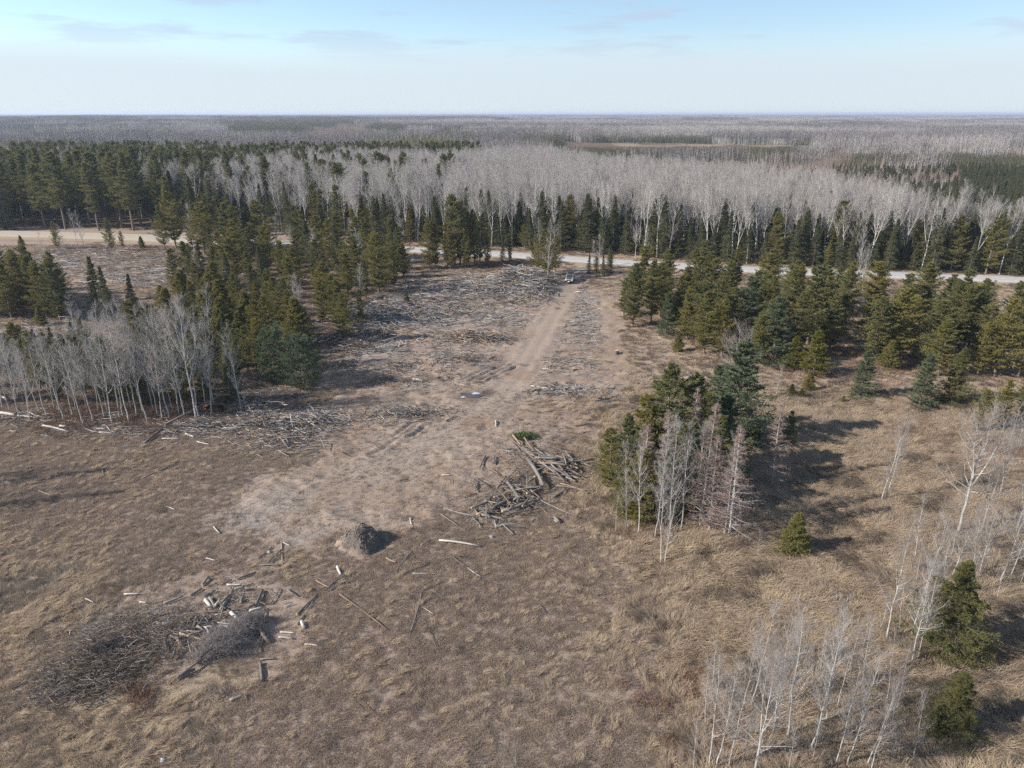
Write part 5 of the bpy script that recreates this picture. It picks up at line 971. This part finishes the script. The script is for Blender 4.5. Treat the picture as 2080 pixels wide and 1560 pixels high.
def build_cover():
    x, y, r = grass_pts(150000, 27, 92, 1); sand, rust, grey, straw, lit, pud, soil = zone(x, y)
    wild = sstep(x+.10*(y-60)+(fbm(x, y, 6, 3, 88)-.5)*14, 3, 17)
    left = sstep(-x-.15*(90-y)+(fbm(x, y, 8, 3, 89)-.5)*26, 22, 34)*sstep(y, 62, 38)
    bare_ = np.clip(sand*1.1+pud+soil*1.5+grey*.35, 0, 1); bare_ = np.clip(bare_+.55*clearing(x, y)+.3*grey, 0, 1); keep = r.random(len(x)) > bare_*.95
    clump = fbm(x, y, 1.1, 3, 90); keep &= (r.random(len(x)) < .72+1.3*sstep(clump, .35, .62))
    fd, _ = pdist(x, y, FOOT); keep &= (fd > .22) | (r.random(len(x)) < .3)
    x, y, wild, left, straw, rust, clump = [q[keep] for q in (x, y, wild, left, straw, rust, clump)]
    deb = inpoly(x, y, DEBRIS)*(.3+.8*fbm(x, y, 1.5, 2, 96)); keep = r.random(len(x)) > deb; x, y, wild, left, straw, rust, clump = [q[keep] for q in (x, y, wild, left, straw, rust, clump)]
    n = len(x); g = np.maximum(wild, left); u = r.random(n)
    isg = u < np.clip(g*.9+straw*.4, 0.07, .95)
    z = H(x, y); flow = fbm(x, y, 5, 3, 91)*9+fbm(x, y, 1.2, 2, 92)*4.5
    lab = None
    gm = [tuft(s_, 62, .30, .40, .020, .9).mesh('tuft', M['straw' if s_ % 2 else 'straw2']) for s_ in range(1, 7)]
    s = isg; sc = r.uniform(.5, 1.25, n)*(.75+.6*wild)
    stuff_instances('dead_grass', gm, np.column_stack([x, y, z])[s], np.column_stack([0*x, 0*x, flow])[s]+r.normal(0, .15, (s.sum(), 3))*[1, 1, 3], sc[s], r.integers(0, 6, s.sum()), 'matted straw-coloured dead grass covering the field')
    hm = [heath(s_, 46, .28, .20, .017).mesh('heath', M['heath' if s_ % 3 else 'straw2']) for s_ in range(1, 7)]
    s = ~isg; sc = r.uniform(.6, 1.3, n)
    stuff_instances('heath', hm, np.column_stack([x, y, z])[s], np.column_stack([0*x, 0*x, r.uniform(0, 6.28, n)])[s], sc[s], r.integers(0, 6, s.sum()), 'low brown heath of dry stems covering the foreground field')
    # middle distance
    x, y, r = grass_pts(52000, 88, 215, 2); sand, rust, grey, straw, lit, pud, soil = zone(x, y); rd = road_d(x, y)
    keep = (rd > 5.4) & (r.random(len(x)) > np.clip(sand*1.3+grey*1.1+pud+lit*.4+.7*clearing(x, y), 0, .985)) & (y < 208)
    x, y, straw, lit = x[keep], y[keep], straw[keep], lit[keep]; n = len(x); z = H(x, y)
    mm = [tuft(s_+20, 44, .5, .42, .045, .7).mesh('tuft', M[('straw', 'straw2', 'heath')[s_ % 3]]) for s_ in range(6)]
    stuff_instances('dead_grass', mm, np.column_stack([x, y, z]), np.column_stack([0*x, 0*x, fbm(x, y, 8, 3, 91)*9+r.normal(0, .5, n)]), r.uniform(.5, 1.3, n), r.integers(0, 6, n), 'dry grass on the clearing and road verges further off')
    # rusty low shrubs
    P_ = []
    for px, py, rr, k in ((1860,880,3,160),(2060,930,2.5,160),(330,840,5,160),(150,850,4,110),(1340,1060,3,40),(830,485,8,240),(1010,540,8,220),(1150,575,4,80),(1400,1350,4,30),(2030,1340,2,50),(1560,1450,6,60),(600,700,7,160),(1700,740,12,200),(300,1410,1.2,9),(2000,560,20,120)):
        gx, gy = G(px, py); q = r.normal(0, 1, (k, 2))*rr*.6+[gx, gy]; P_.append(q)
    q = np.concatenate(P_); q = q[(road_d(q[:, 0], q[:, 1]) > 5.5) & (pdist(q[:, 0], q[:, 1], TRACK)[0] > 4.2)]
    rm = [heath(s_+60, 90, .5, .6, .02).mesh('rust_shrub', M['rust']) for s_ in range(3)]
    stuff_instances('low_shrubs', rm, np.column_stack([q, H(q[:, 0], q[:, 1])]), np.column_stack([0*q[:, 0], 0*q[:, 0], r.uniform(0, 6.28, len(q))]), r.uniform(.6, 1.4, len(q)), r.integers(0, 3, len(q)), 'rusty brown low shrubs in patches on the ground')
build_cover()
# fresh green boughs on top of the pile
def boughs():
    mb = MB(); r = np.random.default_rng(8); gx, gy = G(1064, 893)
    c = np.column_stack([r.normal(0, .55, 260), r.normal(0, .35, 260), r.uniform(.1, .5, 260)]); j = np.repeat(np.arange(260), 14)
    mb.blades(c[j]+r.normal(0, .12, (len(j), 3)), r.normal(0, 1, (len(j), 3))*[1, 1, .5], .22, .06, 0, r)
    o = link('cut_boughs', mb.mesh('boughs', plant_mat('fresh_needles', (.075, .11, .04), (.075, .11, .04))), None, (gx, gy, Hs(gx, gy)))
    tag(o, 'fresh green cut pine boughs lying at the top of the log pile', 'pine boughs')
boughs()
def clods():
    mb = MB(); r = np.random.default_rng(31); n = 900
    q = r.normal(0, 1, (n, 2))*[1.15, .95]+[MOUND[0]-.1, MOUND[1]]; sz = .03+.11*r.random(n)**2.5; z = H(q[:, 0], q[:, 1])
    o6 = np.array([[1, 0, 0], [0, 1, 0], [-1, 0, 0], [0, -1, 0], [0, 0, 1], [0, 0, -1]], float); F6 = np.array([[0, 1, 4], [1, 2, 4], [2, 3, 4], [3, 0, 4], [1, 0, 5], [2, 1, 5], [3, 2, 5], [0, 3, 5]])
    V = np.column_stack([q, z])[:, None]+o6[None]*sz[:, None, None]*r.uniform(.6, 1.3, (n, 6, 1)); mb.add(V, F6[None]+(np.arange(n)*6)[:, None, None])
    tag(link('soil_clods', mb.mesh('soil_clods', flat_mat('clod_soil', (.12, .10, .085), .95, spec=.1, nscale=2, c2=(.21, .18, .15)))), 'loose dark soil clods on and around the dirt mound', None, None, 'stuff')
clods()
def rock(px, py, r_, mat, label, name='rock', cat='rock'):
    import bmesh
    bm = bmesh.new(); bmesh.ops.create_icosphere(bm, subdivisions=3, radius=1); rr = random.Random(px)
    o_ = [rr.uniform(-5, 5) for _ in range(3)]
    for v in bm.verts:
        n = float(fbm(np.array([v.co.x*1.3+v.co.z+o_[0]]), np.array([v.co.y*1.3-v.co.z*.7+o_[1]]), .8, 3, 5)[0]); v.co *= .72+.55*n; v.co.z *= .65
    me = bpy.data.meshes.new(name); bm.to_mesh(me); bm.free(); me.materials.append(mat); x, y = G(px, py)
    o = link(name, me, None, (x, y, Hs(x, y)+r_*.25), (0, 0, rr.uniform(0, 6)), (r_, r_*.8, r_)); tag(o, label, cat)
RK = flat_mat('stone', (.30, .28, .26), .9, spec=.2, nscale=3, c2=(.18, .165, .15)); WR = flat_mat('pale_stone', (.70, .74, .80), .7, nscale=4, c2=(.5, .53, .58))
rock(330, 1546, .16, WR, 'pale bluish white stone at the bottom edge of the photo'); rock(547, 1124, .22, RK, 'round grey stone inside the broken frame'); rock(837, 525, 1.1, RK, 'grey boulder on the road bank left of the pines')
rock(998, 1091, .22, RK, 'small dark stone under the log pile'); rock(1130, 1057, .3, RK, 'grey stone right of the lower pile'); rock(630, 1200, .3, flat_mat('orange_fungus', (.24, .14, .06), .9, nscale=6, c2=(.14, .085, .045)), 'orange-brown lump of rotten wood beside the grey log', 'rotten_wood', 'rotten wood')
def stump(px, py, r_, h, label):
    mb = MB(); a = np.linspace(0, 2*pi, 12, endpoint=False); rr = np.random.default_rng(px)
    k = 1+rr.normal(0, .08, 12); V = np.concatenate([np.column_stack([np.cos(a)*r_*1.5*k, np.sin(a)*r_*1.5*k, a*0-.1]), np.column_stack([np.cos(a)*r_*k, np.sin(a)*r_*k, a*0+h*.35]), np.column_stack([np.cos(a)*r_*.92*k, np.sin(a)*r_*.92*k, h+rr.normal(0, .03, 12)]), [[0, 0, h]]])
    F = [f for q in (0, 12) for i in range(12) for f in ((q+i, q+(i+1) % 12, q+12+(i+1) % 12), (q+i, q+12+(i+1) % 12, q+12+i))]; mb.add(V, F, 0); mb.add(V, [(36, 24+i, 24+(i+1) % 12) for i in range(12)], 1)
    x, y = G(px, py); tag(link('stump', mb.mesh('stump', [M['grey2'], M['cut']]), None, (x, y, Hs(x, y))), label, 'stump')
stump(1134, 603, .28, .9, 'dark stump beside the track below the parked vehicle'); stump(1252, 716, .4, .6, 'orange-brown stump at the right side of the clearing'); stump(1165, 752, .3, .4, 'low stump in the clearing right of the track'); stump(1183, 562, .3, .5, 'orange-brown stump right of the parked vehicle')

# ------------------------------------------------------------------ the parked vehicle
def vehicle():
    x, y = G(1159, 576); root = bpy.data.objects.new('parked_suv', None); COL.objects.link(root); root.location = (x, y+2.2, Hs(x, y+2.2)+.02); root.rotation_euler = (0, 0, -radians(11))
    tag(root, 'pale off-road vehicle facing the camera on the dirt track', 'car')
    paint = flat_mat('pale_paint', (.36, .34, .30), .35, spec=.5, nscale=1.5, c2=(.28, .26, .225)); dark = flat_mat('black_plastic', (.02, .02, .022), .5); glass = flat_mat('dark_glass', (.015, .02, .025), .06, spec=.8)
    lamp = flat_mat('headlight_lens', (.75, .77, .78), .15); plate = flat_mat('plate_white', (.85, .85, .85), .4); rub = flat_mat('tyre_rubber', (.03, .03, .03), .9); rim = flat_mat('rim_metal', (.4, .4, .4), .35, metal=.8)
    import bmesh
    def loft(name, secs, mat, parent, bev=.05):
        """secs: list of (y, halfwidth_bottom, halfwidth_top, z_bottom, z_top)"""
        bm = bmesh.new(); rings = []
        for (yy, wb, wt, zb, zt) in secs: rings.append([bm.verts.new(p) for p in ((-wb, yy, zb), (wb, yy, zb), (wb, yy, (zb+zt)*.55), (wt, yy, zt), (-wt, yy, zt), (-wb, yy, (zb+zt)*.55))])
        for a, b in zip(rings[:-1], rings[1:]):
            for i in range(6): bm.faces.new((a[i], a[(i+1) % 6], b[(i+1) % 6], b[i]))
        bm.faces.new(rings[0][::-1]); bm.faces.new(rings[-1]); bmesh.ops.recalc_face_normals(bm, faces=bm.faces)
        bmesh.ops.bevel(bm, geom=bm.edges[:], offset=bev, segments=2, affect='EDGES', profile=.6)
        me = bpy.data.meshes.new(name); bm.to_mesh(me); bm.free(); me.polygons.foreach_set('use_smooth', [True]*len(me.polygons)); me.materials.append(mat)
        return link(name, me, parent)
    def box(name, c, s, mat, parent, bev=.02, rot=(0, 0, 0)):
        bm = bmesh.new(); bmesh.ops.create_cube(bm, size=1)
        for v in bm.verts: v.co = Vector((v.co.x*s[0], v.co.y*s[1], v.co.z*s[2]))
        bmesh.ops.bevel(bm, geom=bm.edges[:], offset=min(bev, min(s)*.3), segments=2, affect='EDGES')
        me = bpy.data.meshes.new(name); bm.to_mesh(me); bm.free(); me.materials.append(mat); return link(name, me, parent, c, rot)
    # front at y=-2.3
    body = loft('body', [(-2.32, .86, .80, .50, .98), (-2.1, .95, .88, .42, 1.08), (-1.0, .97, .90, .42, 1.18), (0, .98, .94, .42, 1.22), (1.8, .98, .94, .42, 1.2), (2.3, .94, .88, .5, 1.12)], paint, root)
    cab = loft('cabin', [(-1.0, .86, .84, 1.1, 1.22), (-.35, .86, .72, 1.1, 1.80), (.6, .87, .73, 1.1, 1.86), (1.9, .86, .70, 1.1, 1.80), (2.25, .84, .70, 1.1, 1.3)], paint, root, .03)
    # windscreen and side windows, set just proud of the cabin
    def pane(name, pts, parent):
        c = np.array(pts); n = np.cross(c[1]-c[0], c[2]-c[0]); n = n/np.linalg.norm(n); mid = c.mean(0)
        if np.dot(n, mid-np.array([0, .6, 1.2])) < 0: n = -n
        V = np.concatenate([c+n*.018, c-n*.02]); k = len(c); F = [list(range(k)), list(range(2*k-1, k-1, -1))]+[[i, (i+1) % k, (i+1) % k+k, i+k] for i in range(k)]
        me = bpy.data.meshes.new(name); me.from_pydata(V.tolist(), [], F); me.materials.append(glass); return link(name, me, parent)
    pane('windscreen', [(-.76, -.96, 1.26), (.76, -.96, 1.26), (.64, -.40, 1.75), (-.64, -.40, 1.75)], cab)
    for s in (-1, 1):
        pane('side_window', [(s*.865, -.55, 1.30), (s*.875, .55, 1.30), (s*.765, .5, 1.72), (s*.765, -.25, 1.70)], cab)
        pane('side_window', [(s*.875, .65, 1.30), (s*.868, 1.75, 1.30), (s*.76, 1.65, 1.70), (s*.765, .62, 1.73)], cab)
        box('mirror', (s*1.08, -.62, 1.28), (.2, .14, .18), dark, root)
        box('headlight', (s*.70, -2.28, .88), (.30, .10, .17), lamp, root)
        box('wheel_arch', (s*.985, -1.45, .62), (.05, .95, .42), dark, body); box('wheel_arch', (s*.985, 1.4, .62), (.05, .95, .42), dark, body)
        for yy in (-1.45, 1.4):
            mb = MB(); mb.segs([[s*.78, 0, 0]], [[s*1.0, 0, 0]], .39, .39, 20, 0, True); w = link('wheel', mb.mesh('wheel', rub), root, (0, yy, .39))
            mb = MB(); mb.segs([[s*.98, 0, 0]], [[s*1.012, 0, 0]], .24, .22, 14, 0, True); link('rim', mb.mesh('rim', rim), w)
    box('grille', (0, -2.30, .86), (1.05, .12, .24), dark, root); box('bumper', (0, -2.40, .60), (1.86, .22, .22), dark, root, .05); box('bumper_lip', (0, -2.39, .745), (1.80, .18, .07), paint, body)
    box('licence_plate', (0, -2.53, .60), (.32, .02, .16), plate, root, .005)
    box('roof_rack', (0, .7, 1.93), (1.25, 2.2, .07), dark, root); box('bonnet_dark_patch', (0, -1.5, 1.150), (1.15, .95, .05), dark, body, .02, (.09, 0, 0))  # rack on the roof; thin dark box over the middle of the bonnet
    for s in (-1, 1): box('roof_rail', (s*.6, .8, 1.90), (.05, 2.0, .06), dark, cab)
vehicle()

# ------------------------------------------------------------------ labels for the scattered trees
ORD = ['first', 'second', 'third', 'fourth', 'fifth', 'sixth', 'seventh', 'eighth', 'ninth', 'tenth', 'eleventh', 'twelfth']
DESC = {'jack': 'olive pine', 'pine': 'green pine', 'redpine': 'tall pine', 'white': 'blue-green pine', 'small': 'small pine', 'yellow': 'yellow pine', 'spruce': 'dark spruce', 'fir': 'spruce', 'larch': 'larch', 'aspen': 'bare aspen', 'slim': 'slim aspen', 'sapling': 'bare sapling', 'whip': 'thin sapling', 'oldbirch': 'bare birch'}
for reg, L in TREES.items():
    # rows by distance, places along a row from the left; beyond the third row nothing tells them apart
    short = reg.replace('spruces of ', '').replace('bare aspens of ', '')
    L = sorted(L, key=lambda q: q[2]); n = 12
    for i, (o, x, y, h, k) in enumerate(L):
        o['group'] = ('trees in '+reg) if ' of ' not in reg[:20] else reg
    rows = [L[i:i+n] for i in range(0, len(L), n)]
    for ri, row_ in enumerate(rows):
        row_.sort(key=lambda q: q[1]/q[2])
        for ci, (o, x, y, h, k) in enumerate(row_):
            if ri < 7: o['label'] = '%s, %s from left, %s row of %s' % (DESC[k], ORD[ci], ('nearest', 'second', 'third', 'fourth', 'fifth', 'sixth', 'seventh')[ri], short.replace('the ', '', 1))
            else: o['label'] = '%s %s deep within %s' % (('shorter', 'taller')[h > 9.5], DESC[k], short)

# loose timber of the heaps: told apart by size, colour and place along the heap
TONE = {'weathered_wood': 'grey', 'dark_weathered_wood': 'dark', 'bleached_wood': 'pale', 'tan_wood': 'tan', 'reddish_wood': 'reddish'}
HEAP = {'smaller logs jumbled in the big pile': ('log', 'the big pile'), 'short logs scattered in the foreground debris': ('log', 'the foreground debris'), 'poles in windrow beside the track': ('pole', 'the slash windrow')}
B = {}
for o in LOGS:
    g = o.get('group')
    if g in HEAP or (g and g.startswith('poles in')):
        L_ = o.dimensions.z; kind, place = HEAP.get(g, ('pole', g[9:]))
        B.setdefault((g, kind, place, TONE[o.data.materials[0].name]), []).append(o)
for (g, kind, place, tone), L in B.items():
    L.sort(key=lambda o: o.data.vertices[-1].co.z); k = len(L)//2 if len(L) > 12 else 0
    for half, part in (('short', L[:k]), ('long', L[k:])) if k else (('', L),):
        part.sort(key=lambda o: o.location.y); rows = [part[i:i+12] for i in range(0, len(part), 12)]
        for ri, row_ in enumerate(rows):
            row_.sort(key=lambda o: o.location.x)
            where = '' if len(rows) == 1 else ('nearer part of ', 'middle part of ', 'farther part of ', 'farthest part of ')[min(ri, 3)]
            for ci, o in enumerate(row_): o['label'] = ' '.join(('%s %s %s, %s from left in %s%s' % (half, tone, kind, ORD[ci], 'the ' if where else '', where+place)).split())

# ------------------------------------------------------------------ haze: the air of the whole place
def haze():
    mb = MB(); x0, x1, y0, y1, z0, z1 = -27000, 27000, -300, 27500, -14, 44
    V = [(x, y, z) for z in (z0, z1) for y in (y0, y1) for x in (x0, x1)]
    F = [(0, 2, 3), (0, 3, 1), (4, 5, 7), (4, 7, 6), (0, 1, 5), (0, 5, 4), (2, 6, 7), (2, 7, 3), (0, 4, 6), (0, 6, 2), (1, 3, 7), (1, 7, 5)]
    mb.add(V, F); m = bpy.data.materials.new('haze'); m.use_nodes = True; nt = m.node_tree; nt.nodes.clear()
    o = nt.nodes.new('ShaderNodeOutputMaterial'); v = nt.nodes.new('ShaderNodeVolumePrincipled'); v.inputs['Density'].default_value = 1.2e-4; v.inputs['Color'].default_value = (.74, .84, 1, 1); v.inputs['Anisotropy'].default_value = .2
    nt.links.new(v.outputs[0], o.inputs['Volume']); tag(link('haze', mb.mesh('haze', m)), 'thin pale air haze over the whole forest', None, None, 'stuff')
haze()
